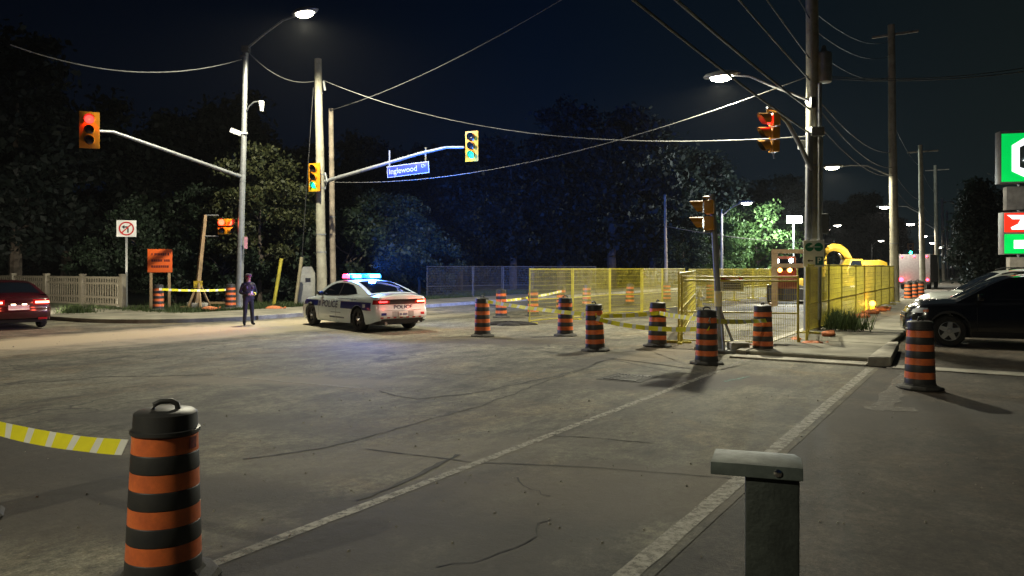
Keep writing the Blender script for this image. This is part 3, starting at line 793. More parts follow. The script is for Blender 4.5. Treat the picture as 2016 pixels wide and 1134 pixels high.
def sandbag(p, label, rz=0.0, sc=1.0, z=0.0):
    t = thing('sandbag', label, 'sandbag', (p.x, p.y, z), rz, 'orange sandbags weighing down the fences'); t.scale = (sc,) * 3
    a, b_ = random.choice(BG); link('sack', a, t); link('tied_neck', b_, t)
sandbag(G(1600, 684), 'orange sandbag at the right foot of the danger sign panel', 0.2, 0.9)
sandbag(G(1632, 668, .03), 'flat orange sandbag right of the utility pole foot', 0.9, 0.85, 0.108)
sandbag(G(1567, 676), 'orange sandbag behind the right post of the danger sign panel', 1.2, 0.9)
sandbag(G(1478, 688), 'pale torn sandbag left of the dull barrel', 0.3, 0.7)
for i, s in enumerate([24.2, 26.0, 28.9, 31.4, 32.2, 33.6, 34.8]):
    sandbag(R(s, -3.7), ['nearest orange sandbag along the pavement fence, beyond the weeds', 'second orange sandbag along the pavement fence', 'third orange sandbag along the pavement fence',
                         'orange sandbag under the amber flasher', 'orange sandbag beside the amber flasher', 'orange sandbag just past the amber flasher', 'farthest orange sandbag along the pavement fence'][i], i * 1.1, 0.95, 0.105)
sandbag(G(540, 611, .05), 'orange sandbag on the verge right of the officer', 0.1, 1.1, 0.05)
sandbag(G(412, 611, .13), 'orange sandbag beside the base of the leaning wooden signal post', 0.4, 1.0, 0.13)
# dug edge under the fence
for i, (px, py, r1, r2) in enumerate([(1520, 690, 0.9, 0.25), (1000, 640, 0.8, 0.3)]):
    mb = MB(); p = G(px, py)
    def lump(u, v, p=p, r1=r1, r2=r2):
        a = u * 2 * PI; q = math.sin(v * PI / 2)
        k = 1 + 0.18 * math.sin(4 * a + 1) + 0.1 * math.sin(9 * a)
        return Vector((p.x + r1 * q * k * math.cos(a), p.y + r2 * q * k * math.sin(a), 0.11 * math.cos(v * PI / 2) * (1 + 0.3 * math.sin(7 * a)) - 0.002))
    mb.grid(lump, 28, 6)
    tag(mb.build('soil_heap', mat('dug_soil', (0.022, 0.019, 0.016), 0.95, var=0.3, bump=0.8), smooth=0), ['low heap of black dug soil under the danger sign panel', 'low black heap at the foot of the yellow fence corner'][i], 'soil')
fl = thing('warning_flasher', 'glowing amber warning flasher low on the pavement fence', 'flasher', R(32.6, -3.82, 0.105), facing(-D.x, -D.y))
mb = MB(); mb.box((0, 0, 0.12), (0.17, 0.12, 0.24)); mb.build('battery_box', M_yel, fl, bevel=0.015)
mb = MB(); mb.lathe([(0.0, -0.05), (0.09, -0.045), (0.11, 0.0), (0.09, 0.045), (0.0, 0.05)], 20, M=Matrix.Rotation(PI / 2, 3, 'X'), c=(0, 0, 0.35))
mb.build('lens', emit('amber_glow', (1.0, 0.42, 0.03), 14), fl)
lamp(fl, 'POINT', (0, -0.25, 0.36), 26, (1.0, 0.5, 0.08), 0.08)
# ------------------------------------------------------------------ signal heads
M_lensoff = mat('unlit_lens', (0.02, 0.018, 0.015), 0.25, var=0.1)
E_red = emit('signal_red', (1.0, 0.020, 0.016), 7)
E_redor = emit('temporary_signal_red', (1.0, 0.045, 0.02), 11)
E_green = emit('signal_green', (0.015, 1.0, 0.30), 1.7)
def signal_head(loc, face, lit, label, board=True, lenses=3, col=None, power=0, backc=None, name='traffic_signal', tilt=0.0, vis=0.20):
    t = thing(name, label, 'traffic signal', loc, facing(*face), 'traffic signal heads')
    t.rotation_euler[1] = tilt
    zs = {3: [0.37, 0.0, -0.36], 2: [0.18, -0.18], 1: [0.0]}[lenses]
    rs = {3: [0.15, 0.135, 0.135], 2: [0.125, 0.125], 1: [0.14]}[lenses]
    hh = {3: 1.27, 2: 0.74, 1: 0.5}[lenses]
    if board:
        mb = MB(); mb.box((0, 0.0, 0), (0.62, 0.03, hh)); mb.build('backboard', M_sigyel, t, bevel=0.012)
    for z, r in zip(zs, rs):
        mb = MB(); mb.box((0, 0.12, z), (r * 2 + 0.06, 0.2, r * 2 + 0.05)); mb.build('housing', M_sigyel, t, bevel=0.03)
    for k, (z, r) in enumerate(zip(zs, rs)):
        on = lit == k
        mb = MB(); mb.lathe([(r, -0.0), (r * 0.98, 0.02), (r * 0.7, 0.045), (0.0, 0.06)], 24, M=Matrix.Rotation(PI / 2, 3, 'X'), c=(0, -0.014, z))
        ln = mb.build('lens', (col if on else M_lensoff), t)
        if on and power: lamp(t, 'POINT', (0, -0.16, z), power * 0.6, {'r': (1, 0.06, 0.03), 'o': (1, 0.12, 0.04), 'g': (0.05, 1, 0.7)}[backc], 0.04)
        v = MB()
        for rr, mi, fl_ in ((r + 0.022, 0, False), (r + 0.014, 1, True)):
            def vf(u, w_, rr=rr, z=z):
                a = (u - 0.5) * 2 * 2.25
                L = vis * (0.30 + 0.70 * math.cos(a / 2) ** 2)
                return Vector((rr * math.sin(a), -0.014 - L * w_, z + rr * math.cos(a)))
            v.grid(vf, 20, 3, mi, fl_)
        v.build('visor', [M_sigyel, M_dark], t, normals=False)
    return t
# ------------------------------------------------------------------ poles and street lamps
def luminaire(t, end, d, power, col=(1.0, 0.86, 0.62), estr=45, sc=1.0, spot=168):
    d = Vector((d[0], d[1], 0)).normalized(); end = Vector(end)
    rot = math.atan2(d.y, d.x)
    mb = MB(); Mx = Matrix.Diagonal((0.42 * sc, 0.17 * sc, 1)).to_3x3()
    mb.lathe([(0.0, 0.0), (0.92, 0.0), (1.0, 0.04 * sc), (0.85, 0.09 * sc), (0.4, 0.13 * sc), (0.0, 0.135 * sc)], 20, M=Mx)
    o = mb.build('lamp_head', M_greysteel, t, 60); o.location = end + d * 0.3 * sc; o.rotation_euler = (0, 0, rot)
    mb = MB(); Mx = Matrix.Diagonal((0.26 * sc, 0.15 * sc, 1)).to_3x3()
    mb.lathe([(0.0, -0.10 * sc), (0.5, -0.09 * sc), (0.85, -0.055 * sc), (1.0, -0.004)], 20, M=Mx)
    mb.build('lens', emit('lamp_glow_%.2f_%.0f' % (col[2], estr), col, estr), o)
    if power: lamp(t, 'SPOT', end + d * 0.3 * sc + Vector((0, 0, -0.16 * sc)), power, col, 0.12, spot=spot, direction=(0, 0, -1), blend=0.25)
def round_pole(name, label, base, top, r0, r1, m, cat='pole', group=None, bands=()):
    base = Vector(base); top = Vector(top)
    t = thing(name, label, cat, base, 0, group)
    mb = MB(); d = top - base
    mb.path([d * (i / 8) + Vector((random.uniform(-1, 1) * r0 * 0.06, 0, 0)) for i in range(9)], r0, 16, 0, r1)
    mb.build('pole', m, t, 60)
    for z in bands:
        rr = r0 + (r1 - r0) * z / d.z; c = d * (z / d.z)
        mb = MB(); mb.tube(c, c + d.normalized() * 0.05, rr + 0.012, n=16); mb.build('band', M_steel, t)
    return t
LAMPC = (1.0, 0.94, 0.70)
# grey lamp and signal pole on the far corner
b0 = Vector((-11.7, 32.66, 0.13)); b1 = Vector((-11.38, 32.6, 11.3))
lp = round_pole('lamp_pole', 'tall grey steel lamp pole on the far corner with a signal arm and cameras', b0, b1, 0.155, 0.10, M_steel, 'lamp pole', bands=(5.4, 5.75, 8.7))
L = lambda v: Vector(v) - b0
mb = MB(); e1 = L(Vector((-8.30, 29.3, 11.55))); s1 = L(b1) - Vector((0, 0, .1))
mb.path([s1, s1.lerp(e1, .4) + Vector((0, 0, .12)), s1.lerp(e1, .75) + Vector((0, 0, .16)), e1], 0.045, 8, 0, 0.035); mb.build('lamp_arm', M_steel, lp, 60)
luminaire(lp, e1, N, 9500, LAMPC, 60, 1.6)
mb = MB(); a0 = L(A(476, 348, 32.6)); a1 = L(A(195, 258, 26.7)); a2 = a1.lerp(a0, .16) + Vector((0, 0, .12))
mb.path([a0, a0.lerp(a2, .5), a2, a1.lerp(a2, .5) + Vector((0, 0, .07)), a1], 0.075, 10, 0, 0.05); mb.build('signal_arm', M_steel, lp, 60)
mb = MB(); c0 = L(A(484, 222, 32.6)); mb.path([c0, L(A(490, 210, 32.4)), L(A(500, 201, 32.3)), L(A(512, 199, 32.2))], 0.03, 8); mb.build('camera_bracket', M_steel, lp)
mb = MB(); mb.box(L(A(515, 204, 32.2)), (0.17, 0.17, 0.22)); mb.lathe([(0.08, 0), (0.09, 0.2), (0.05, .26), (0, .28)], 12, c=L(A(515, 219, 32.2))); mb.build('camera', M_white, lp, bevel=0.02)
mb = MB(); mb.box(L(A(464, 260, 32.4)), (0.42, 0.24, 0.2), 0, Matrix.Rotation(0.35, 3, 'Y')); mb.box(L(A(478, 262, 32.5)), (0.4, 0.08, 0.07)); mb.build('detector', M_white, lp, bevel=0.02)
mb = MB(); mb.box(L(A(484, 97, 32.5)), (0.32, 0.3, 0.26)); mb.tube(L(A(472, 112, 32.5)), L(A(484, 108, 32.5)), 0.05); mb.build('cable_clamp', M_darkmetal, lp, bevel=0.02)
mb = MB(); mb.lathe([(0.28, 0), (0.28, .04), (.18, .06), (.17, .2)], 16); mb.build('base_plate', M_steel, lp)
mb = MB(); mb.box(L(A(484, 478, 32.4)), (0.12, 0.06, 0.5)); mb.build('notice', mat('pink_notice', (0.65, 0.3, 0.38), .6), lp)
signal_head(A(176, 256, 26.4), (0.42, -0.9), 0, 'red-lit signal at the end of the long left arm', col=E_red, power=25, backc='r')
# pale wooden pole with the street name arm
w0 = Vector((-8.6, 34.5, 0.13)); w1 = Vector((-8.77, 34.5, 11.3))
wp = round_pole('utility_pole', 'pale wooden utility pole behind the police car, with the street name arm', w0, w1, 0.235, 0.155, M_palewood, 'utility pole', 'utility poles', (5.3, 5.9, 9.6, 2.4, 3.2))
L = lambda v: Vector(v) - w0
mb = MB(); a0 = L(A(640, 357, 34.4)); a1 = L(A(914, 290, 32.0))
mb.path([a0, a0.lerp(a1, .35) + Vector((0, 0, .10)), a0.lerp(a1, .7) + Vector((0, 0, .20)), a0.lerp(a1, .88) + Vector((0, 0, .18)), a1], 0.085, 10, 0, 0.055); mb.build('signal_arm', M_steel, wp, 60)
mb = MB(); mb.path([L(A(640, 340, 34.4)), L(A(644, 357, 34.3)), L(A(640, 372, 34.4))], 0.05, 8); mb.build('arm_bracket', M_steel, wp)
for px in (767, 838):
    mb = MB(); yy = 300 if px == 767 else 294
    mb.box(L(A(px, yy + 13, 33.2)), (0.06, 0.05, 0.75)); mb.build('sign_hanger', M_steel, wp)
mb = MB(); mb.tube(L(A(640, 178, 34.35)), L(A(637, 160, 34.35)), 0.05); mb.build('insulator', M_greysteel, wp)
signal_head(A(619, 349, 34.0), (-0.40, -0.9), 2, 'green-lit signal fixed to the pale wooden pole', col=E_green, power=18, backc='g')
signal_head(A(929, 288, 31.8), (-0.45, -0.9), 2, 'green-lit signal at the end of the street name arm', col=E_green, power=22, backc='g')
M_blue = mat('street_sign_blue', (0.020, 0.036, 0.20), 0.45, var=0.06)
sn = thing('street_name_sign', 'blue street name sign with white lettering hanging from the signal arm', 'sign', A(803, 334, 32.85), facing(-0.40, -0.92))
sn.rotation_euler[1] = -0.06
M_signw = mat('street_sign_white', (0.34, 0.35, 0.36), 0.5, var=0.06)
mb = MB(); mb.box((0, 0, 0), (2.1, 0.03, 0.50)); mb.build('panel', M_signw, sn, bevel=0.01)
mb = MB(); mb.box((0, -0.017, 0), (2.03, 0.012, 0.43)); mb.build('face', M_blue, sn, bevel=0.005)
text('Inglewood', 0.34, M_signw, sn, MT(-0.24, -0.025, 0.0))
text('Dr', 0.21, M_signw, sn, MT(0.80, -0.025, 0.07))
# darker pole behind it
round_pole('utility_pole', 'thin dark pole right behind the pale wooden pole', Vector((-8.55, 36.4, 0.05)), Vector((-8.65, 36.4, 9.45)), 0.16, 0.11, M_wood, 'utility pole', 'utility poles', (4.2,))
# ---- near corner: wooden pole with transformer, conduits, lamp, signal arm
p0 = Vector((8.5, 21.5, 0.10)); pt = Vector((8.45, 21.5, 13.6))
P1 = round_pole('utility_pole', 'large wooden utility pole at the near corner with transformer, lamp and signal arm', p0, pt, 0.20, 0.15, M_palewood, 'utility pole', 'utility poles', (4.6, 5.5, 6.4, 3.4))
L = lambda v: Vector(v) - p0
mb = MB(); mb.tube(L((8.22, 21.25, 0.10)), L((8.30, 21.25, 5.6)), 0.095, n=14); mb.build('signal_post', M_steel, P1, 60)
mb = MB(); mb.tube(L((8.58, 21.28, 0.4)), L((8.60, 21.28, 7.0)), 0.055, n=10); mb.build('conduit', M_steel, P1, 60)
mb = MB(); mb.tube(L((8.85, 21.9, 0.1)), L((8.88, 21.9, 5.9)), 0.06, n=10); mb.build('conduit', M_greysteel, P1, 60)
mb = MB(); mb.lathe([(0.0, 0), (0.20, 0.02), (0.215, 0.08), (0.215, 0.78), (0.20, 0.84), (0.08, 0.9), (0.05, 1.05), (0, 1.06)], 20, c=L((8.78, 21.45, 7.05))); mb.build('transformer', M_greysteel, P1, 40)
mb = MB(); mb.box(L(A(1608, 259, 21.2)), (0.36, 0.2, 0.26)); mb.build('junction_box', M_steel, P1, bevel=0.02)
mb = MB(); mb.box(L(A(1600, 202, 21.2)), (0.14, 0.14, 0.30)); mb.build('junction_box', M_darkmetal, P1, bevel=0.02)
mb = MB(); mb.box(L(A(1620, 440, 21.8)), (0.26, 0.2, 0.55)); mb.build('junction_box', M_greysteel, P1, bevel=0.02)
mb = MB(); mb.box(L(A(1583, 285, 21.6)), (0.3, 0.2, 0.24)); mb.build('junction_box', M_greysteel, P1, bevel=0.02)
mb = MB(); la = L(A(1592, 197, 21.4)); le = L(A(1447, 148, 22.8))
mb.path([la, la.lerp(le, .5) + Vector((0, 0, .06)), la.lerp(le, .8) + Vector((0, 0, .12)), le], 0.04, 8); mb.build('lamp_arm', M_steel, P1, 60)
luminaire(P1, le, -N, 5200, LAMPC, 55, 1.35)
mb = MB(); mb.path([L(A(1598, 335, 21.2)), L(A(1575, 285, 21.1)), L(A(1550, 240, 21.0)), L(A(1527, 216, 20.9)), L(A(1510, 214, 20.9))], 0.07, 10, 0, 0.055); mb.build('signal_arm', M_steel, P1, 60)
mb = MB(); mb.tube(L(A(1510, 214, 20.9)), L(A(1513, 228, 20.9)), 0.035); mb.tube(L(A(1522, 298, 20.9)), L(A(1524, 312, 20.9)), 0.02); mb.build('hanger', M_steel, P1)
signal_head(A(1516, 262, 20.9), (-0.99, -0.05), 0, 'red-lit signal seen from the side at the near corner pole', board=False, col=E_red, power=5, backc='r', tilt=0.05, vis=0.34)
go = thing('parking_sign', 'white sign with green logo and parking symbol on the near corner pole', 'sign', A(1602, 499, 20.85), facing(-0.1, -1))
mb = MB(); mb.box((0, 0, 0), (0.56, 0.02, 0.73)); mb.build('panel', M_white, go, bevel=0.006)
M_go = mat('logo_green', (0.0, 0.16, 0.085), 0.4, var=0.05); M_teal = mat('parking_teal', (0.012, 0.12, 0.13), 0.4, var=0.05)
RX = Matrix.Rotation(PI / 2, 3, 'X')
for x in (-0.115, 0.125):
    mb = MB(); mb.lathe([(0, 0), (0.118, 0), (0.118, 0.006), (0, 0.006)], 28, M=RX, c=(x, -0.010, 0.175)); mb.build('logo_disc', M_go, go)
mb = MB(); mb.box((0.005, -0.019, 0.178), (0.34, 0.004, 0.016)); mb.box((-0.055, -0.0185, 0.215), (0.10, 0.003, 0.05), 0, Matrix.Rotation(-0.5, 3, 'Y')); mb.build('logo_line', M_white, go)
mb = MB(); mb.box((0.14, -0.013, -0.20), (0.20, 0.006, 0.23)); mb.build('parking_square', M_teal, go)
text('P', 0.22, M_white, go, MT(0.14, -0.019, -0.20))
mb = MB(); mb.box((-0.08, -0.013, -0.20), (0.12, 0.005, 0.03)); mb.prism([(-0.17, -0.20), (-0.12, -0.16), (-0.12, -0.24)], 0.010, 0.015, 0, RX); mb.build('arrow', M_dark, go)
# ---- poles marching down the near side, lamps on arms over the street
rowp = [(1762, 40, 14.6, 'second wooden utility pole on the near side, lit yellow-green low down', 1655, 328, 0.22, 3800),
        (1817, 60, 11.5, 'third wooden utility pole on the near side', 1754, 407, 0.21, 3000),
        (1845, 80, 12.6, 'fourth wooden utility pole on the near side', 1802, 441, 0.20, 2000),
        (1858, 100, 11.0, 'fifth wooden utility pole on the near side', 1826, 465, 0.20, 0),
        (1867, 122, 11.0, 'sixth wooden utility pole on the near side', 1842, 478, 0.2, 0),
        (1876, 150, 11.0, 'farthest wooden utility pole on the near side', 1856, 487, 0.2, 0)]
poles = [P1]
for px, Y, h, lb, lx, ly, r, pw in rowp:
    bs = TP(px, Y, 0.1); tp = TP(px - 8 * 40 / Y, Y, h)
    t = round_pole('utility_pole', lb, bs, tp, r * 1.05, r * 0.75, M_palewood, 'utility pole', 'utility poles', (3.0, 6.0))
    le = A(lx, ly, Y + 1.2) - bs; la = Vector((0, 0, le.z - 0.75))
    mb = MB(); mb.path([la, la.lerp(le, .5) + Vector((0, 0, .35)), la.lerp(le, .8) + Vector((0, 0, .2)), le], 0.04, 8); mb.build('lamp_arm', M_steel, t, 60)
    luminaire(t, le, -N, pw, LAMPC if Y < 50 else (1, 0.9, 0.78), 50, 1.4 if Y < 50 else 1.5)
    mb = MB(); mb.box((0, 0, h - 0.6), (2.2, 0.1, 0.1), 0, Matrix.Rotation(-0.56, 3, 'Z')); mb.build('cross_arm', M_wood, t)
    poles.append(t)
# the pole of the same row at the near corner beside the photographer (outside the view; its lamp is added to brighten the foreground)
pn = Vector((-6.6, -3.2, 0.0))
P0 = round_pole('utility_pole', 'wooden utility pole with an added street lamp on the corner beside the viewer, outside the view', pn, pn + Vector((0, 0, 13.5)), 0.2, 0.15, M_palewood, 'utility pole', 'utility poles', (4.5,))
mb = MB(); le = Vector((-N.x * 2.4, -N.y * 2.4, 8.1)); mb.path([(0, 0, 7.2), le * .6 + Vector((0, 0, 3.1)), le], 0.04, 8); mb.build('lamp_arm', M_steel, P0, 60)
luminaire(P0, le, -N, 2600, LAMPC, 50, 1.0)
# ---- far side lamps
for px, Y, by, lx, ly, lb, pw, st in [(1421, 58, 560, 1458, 400, 'grey far lamp post right of the temporary signal post', 2600, 45),
                                  (1536, 84, 560, 1553, 437, 'far lamp post beside the white work light', 0, 40),
                                  (1629, 92, 560, 1641, 444, 'far lamp post right of the near corner pole', 2000, 40),
                                  (1716, 125, 560, 1729, 474, 'far small lamp post left of the second utility pole', 0, 40)]:
    bs = TP(px, Y, 0.0); le = A(lx, ly, Y - 1.0) - bs
    hz = le.z - 0.9
    t = round_pole('lamp_post', lb, bs, bs + Vector((0, 0, hz + 0.5)), 0.12, 0.08, M_greysteel, 'lamp post', 'far lamp posts')
    la = Vector((0, 0, hz)); mb = MB(); mb.path([la, la.lerp(le, .5) + Vector((0, 0, .15)), le], 0.045, 8); mb.build('lamp_arm', M_steel, t, 60)
    luminaire(t, le, N, pw, (1, 0.93, 0.8), st, 1.5)
round_pole('utility_pole', 'dark wooden pole left of the temporary signal, before the trees', TP(1312, 60, 0.0), TP(1309, 60, 7.6), 0.14, 0.1, M_wood, 'utility pole', 'utility poles')
# distant signals and lights down the street
for i, (px, py, Y) in enumerate([(1793, 497, 115), (1843, 498, 118)]):
    h = signal_head(A(px, py, Y) + Vector((0, 0, .5)), (-0.5, -0.85), 2, ['far green signal between the second and third utility poles', 'far green signal beside the fourth utility pole'][i], col=emit('far_green', (0.02, 0.9, 0.68), 30), power=30, backc='g')
    h.scale = (1.4, 1.4, 1.4)
    bs = TP(px + (24 if i == 0 else 18), Y, 0)
    t = round_pole('signal_pole', ['far grey pole carrying the left far green signal', 'far grey pole carrying the right far green signal'][i], bs, bs + Vector((0, 0, 6.5)), .1, .08, M_greysteel, 'pole')
    mb = MB(); q = A(px, py - 6, Y) - bs; mb.tube((0, 0, q.z), q, 0.05); mb.build('signal_arm', M_steel, t)
# ------------------------------------------------------------------ cables
def cable(p0, p1, sag, r, m, label, n=22):
    p0 = Vector(p0); p1 = Vector(p1); mb = MB()
    mb.path([p0.lerp(p1, i / n) + Vector((0, 0, -4 * sag * (i / n) * (1 - i / n))) for i in range(n + 1)], r, 6)
    return tag(mb.build('overhead_cable', m, None, 60), label, 'cable', 'overhead cables')
W = M_wirepale
cable(A(476, 117, 32.5), A(20, 88, 27), 0.75, 0.022, W, 'thick cable from the grey lamp pole out to the upper left')
cable(A(490, 104, 32.5), A(618, 160, 34.4), 0.45, 0.020, W, 'short sagging cable between the grey lamp pole and the pale wooden pole')
cable(A(636, 158, 34.4), A(1594, 268, 21.3), 1.05, 0.018, W, 'long sagging cable from the pale wooden pole across to the near corner pole')
cable(A(655, 216, 36.3), A(1120, -10, 24), 0.35, 0.018, M_wire, 'cable from the thin dark pole rising to the top of the picture')
cable(A(640, 358, 34.2), A(1592, 150, 21.3), 0.9, 0.014, W, 'straight span cable from the street name arm up to the near corner pole')
for i, (ya, hb_, dn, rr) in enumerate([(157, 8.0, 0.0, 0.022), (115, 8.9, 0.25, 0.02), (36, 10.2, 0.5, 0.014), (215, 6.4, -0.1, 0.03), (262, 5.9, 0.1, 0.024)]):
    a = A(1594, ya, 21.4); b_ = pn + N * dn + Vector((0, 0, hb_))
    cable(a, b_, 0.3, rr, M_wire if i in (2,) else W, ['cable from the transformer height of the near corner pole towards the viewer', 'cable above it from the near corner pole towards the viewer',
          'topmost thin cable at the near corner pole towards the viewer', 'thick bundled cable passing behind the near lamp towards the viewer', 'lowest bundled cable running to the near corner pole under the lamp'][i])
p2 = TP(1754, 40, 0)
for i, (ya, yb, dx) in enumerate([(25, 80, -0.02), (62, 108, 0.02), (100, 150, 0), (190, 300, 0), (215, 330, 0.1), (255, 345, 0.2)]):
    cable(A(1606, ya, 21.5) + Vector((dx, 0, 0)), A(1752, yb, 40) + Vector((dx, 0, 0)), 0.45, 0.012 if i < 3 else 0.018, M_wire,
          ['topmost cable between the first and second utility poles', 'second cable from the top between the first and second utility poles', 'third cable between the first and second utility poles',
           'middle cable between the first and second utility poles', 'lower cable between the first and second utility poles', 'lowest cable between the first and second utility poles'][i])
for k, (Y0, x0, Y1, x1) in enumerate([(40, 1752, 60, 1812), (60, 1812, 80, 1841), (80, 1841, 100, 1855), (100, 1855, 122, 1865)]):
    for j, z in enumerate((9.8, 7.2, 6.4)):
        cable(TP(x0, Y0, z), TP(x1, Y1, z), 0.4, 0.014, M_wire, ['upper', 'middle', 'lower'][j] + ' cable between ' + ['the second and third', 'the third and fourth', 'the fourth and fifth', 'the fifth and sixth'][k] + ' utility poles')
cable(A(1625, 150, 21.6), A(2100, 118, 21), 0.25, 0.012, M_wire, 'upper thin cable from the near corner pole out to the right edge')
cable(A(1625, 155, 21.6), A(2100, 128, 21), 0.2, 0.014, W, 'lower thin cable from the near corner pole out to the right edge')
cable(A(1310, 445, 60), A(1640, 480, 55), 0.3, 0.03, M_wire, 'low cable passing behind the temporary signal post')
gw = cable(A(617, 172, 34.4), G(588, 600, .05) + Vector((0, 0, .0)), 0.0, 0.012, M_wire, 'steel guy wire from the pale wooden pole down to its yellow guard')
YZX = Matrix(((0, 0, 1), (1, 0, 0), (0, 1, 0)))
# ------------------------------------------------------------------ temporary signals
def ab(p, q): return Vector(q) - Vector(p)
t0 = G(1420, 692)
ts = thing('temporary_signal_post', 'leaning grey post of the temporary signal by the yellow fence, on a concrete base', 'signal post', t0)
mb = MB(); mb.path([(0, 0, 0.05), ab(t0, A(1412, 560, t0.y)), ab(t0, A(1402, 382, t0.y))], 0.075, 12, 0, 0.062); mb.build('post', M_steel, ts, 60)
mb = MB(); c = ab(t0, A(1414, 588, t0.y)); mb.tube(c - Vector((0, 0, .17)), c + Vector((0, 0, .17)), 0.085, n=12); mb.build('label_wrap', mat('yellow_white_wrap', (0.62, 0.48, 0.12), .6, var=.45, scale=14, wear=(.7, .68, .6)), ts)
for ang in (0.6, 2.7, 4.6):
    mb = MB(); mb.tube((0.45 * math.cos(ang), 0.4 * math.sin(ang), 0.06), (0, 0, 0.85), 0.03, n=8); mb.build('brace', M_greysteel, ts)
mb = MB(); mb.box((0.05, 0, 0.035), (1.1, 0.85, 0.07)); mb.build('base', M_greysteel, ts, bevel=0.01)
mb = MB(); mb.box((0.32, -0.18, 0.15), (0.42, 0.36, 0.16)); mb.build('concrete_weight', M_conc, ts, bevel=0.04)
mb = MB(); 
for y in (388, 456): mb.tube(ab(t0, A(1403, y, t0.y)), ab(t0, A(1384, y, t0.y)), 0.022)
mb.build('bracket', M_steel, ts)
signal_head(A(1386, 424, t0.y), (-0.93, 0.36), -1, 'yellow two-lens signal seen from behind on the temporary post', board=False, lenses=2, vis=0.30)
t0 = G(392, 606, 0.13)
tl = thing('temporary_signal_post', 'leaning wooden temporary signal post on the far pavement, with red lights', 'signal post', t0)
mb = MB(); mb.path([ab(t0, A(386, 600, t0.y)), ab(t0, A(396, 500, t0.y)), ab(t0, A(404, 423, t0.y))], 0.12, 4, 0, 0.09); mb.build('post', M_lumber, tl, 20)
for q in ((370, 606, -.3), (414, 604, .3), (395, 606, -1.0)):
    mb = MB(); mb.path([ab(t0, A(q[0], q[1], t0.y + q[2])), ab(t0, A(391, 552, t0.y))], 0.05, 4); mb.build('brace', M_lumber, tl, 20)
mb = MB(); mb.box((-0.35, 0.2, 0.12), (0.4, 0.35, 0.24)); mb.build('concrete_weight', M_conc, tl, bevel=0.04)
mb = MB(); mb.box((0.28, -0.6, 0.12), (0.6, 0.3, 0.24)); mb.build('concrete_weight', M_conc, tl, bevel=0.04)
mb = MB(); mb.box((0.9, 0.3, 0.20), (2.4, 0.09, 0.09)); mb.box((0.0, -0.2, 0.04), (1.5, 0.12, 0.08)); mb.build('base_beam', M_lumber, tl)
mb = MB()
for y in (424, 465): mb.tube(ab(t0, A(404, y, t0.y)), ab(t0, A(430, y, t0.y)), 0.03)
mb.build('bracket', M_steel, tl)
for z in (0.9, 1.15, 1.4):
    pass
mb = MB(); c = ab(t0, A(390, 560, t0.y)); mb.box(c, (0.27, 0.27, 0.3)); mb.build('striped_wrap', mat('yellow_black_wrap', (0.6, 0.42, 0.03), .5, var=.6, scale=9, wear=(.02, .02, .02)), tl)
signal_head(A(436, 446, t0.y - .1), (0.3, -0.95), 0, 'glowing red temporary signal on the leaning wooden post, facing the camera', board=False, lenses=2, col=E_redor, power=7, backc='o')
signal_head(A(452, 446, t0.y), (0.95, -0.3), 0, 'second red temporary signal on the leaning wooden post, turned to the right', board=False, lenses=2, col=E_redor, power=4, backc='o')
# ------------------------------------------------------------------ signs on the far corner
b = G(249, 603, 0.13)
nt = thing('no_turn_sign', 'white no-turn sign with red ring on a thin post at the far corner', 'sign', b, facing(0.35, -0.93))
top = A(253, 450, b.y) - b
mb = MB(); mb.box((0, 0.04, (top.z + .3) / 2), (0.09, 0.05, top.z + .3)); mb.build('post', M_steel, nt)
mb = MB(); mb.box((0, 0, top.z), (0.80, 0.02, 0.74)); mb.build('panel', M_white, nt, bevel=0.01)
M_red = mat('sign_red', (0.55, 0.02, 0.02), .4, var=.05)
mb = MB(); mb.lathe([(0.25, 0), (0.31, 0), (0.31, .006), (0.25, .006), (0.25, 0)], 30, M=RX, c=(0, -.011, top.z), cap=False); mb.box((0, -.0145, top.z), (0.055, .004, .52), 0, Matrix.Rotation(PI / 4, 3, 'Y')); mb.build('ring', M_red, nt)
mb = MB(); mb.box((0.06, -.0125, top.z - .06), (.06, .003, .24)); mb.box((0.0, -.0125, top.z + .07), (.18, .003, .06)); mb.prism([(-.2, top.z + .07), (-.08, top.z + .16), (-.08, top.z - .02)], .0115, .0145, 0, RX); mb.build('arrow', M_dark, nt)
b = G(315, 607, 0.10)
cs = thing('construction_sign', 'square orange construction sign with three dark text lines on two posts', 'sign', b, facing(0.3, -0.95))
for x in (-0.36, 0.36):
    mb = MB(); mb.box((x, 0.05, 0.85), (0.11, 0.09, 1.7)); mb.build('post', M_lumber, cs, bevel=0.01)
mb = MB(); mb.box((0, 0, 2.05), (0.98, 0.025, 1.0)); mb.build('panel', M_signorange, cs, bevel=0.01)
M_redtxt = mat('dark_sign_print', (0.16, 0.02, 0.012), .5, var=.2)
rr = random.Random(4)
for row, z in enumerate((2.33, 2.06, 1.80)):
    x = -0.34; mb = MB(); k = 0
    while x < 0.33:
        wl = rr.uniform(0.045, 0.085)
        mb.box((x + wl / 2, -0.0145, z), (wl, 0.004, 0.10)); x += wl + 0.016 + (0.05 if rr.random() < .12 else 0)
    mb.build('text_line', M_redtxt, cs)
dg = thing('danger_sign', 'small sign with a red oval on black over white text, on the yellow fence', 'sign', A(1441, 558, 18.35), facing(-0.02, -1))
mb = MB(); mb.box((0, 0, 0), (0.56, 0.012, 0.36)); mb.build('panel', M_white, dg)
mb = MB(); mb.box((0, -0.008, 0.108), (0.55, 0.006, 0.14)); mb.build('header', M_dark, dg)
mb = MB(); mb.lathe([(0, 0), (0.25, 0), (0.25, .005), (0, .005)], 30, M=RX, c=(0, -.011, 0.108), sy=0.25); mb.build('red_oval', M_red, dg)
text('DANGER', 0.085, M_white, dg, MT(0, -0.0185, 0.108))
rr = random.Random(9)
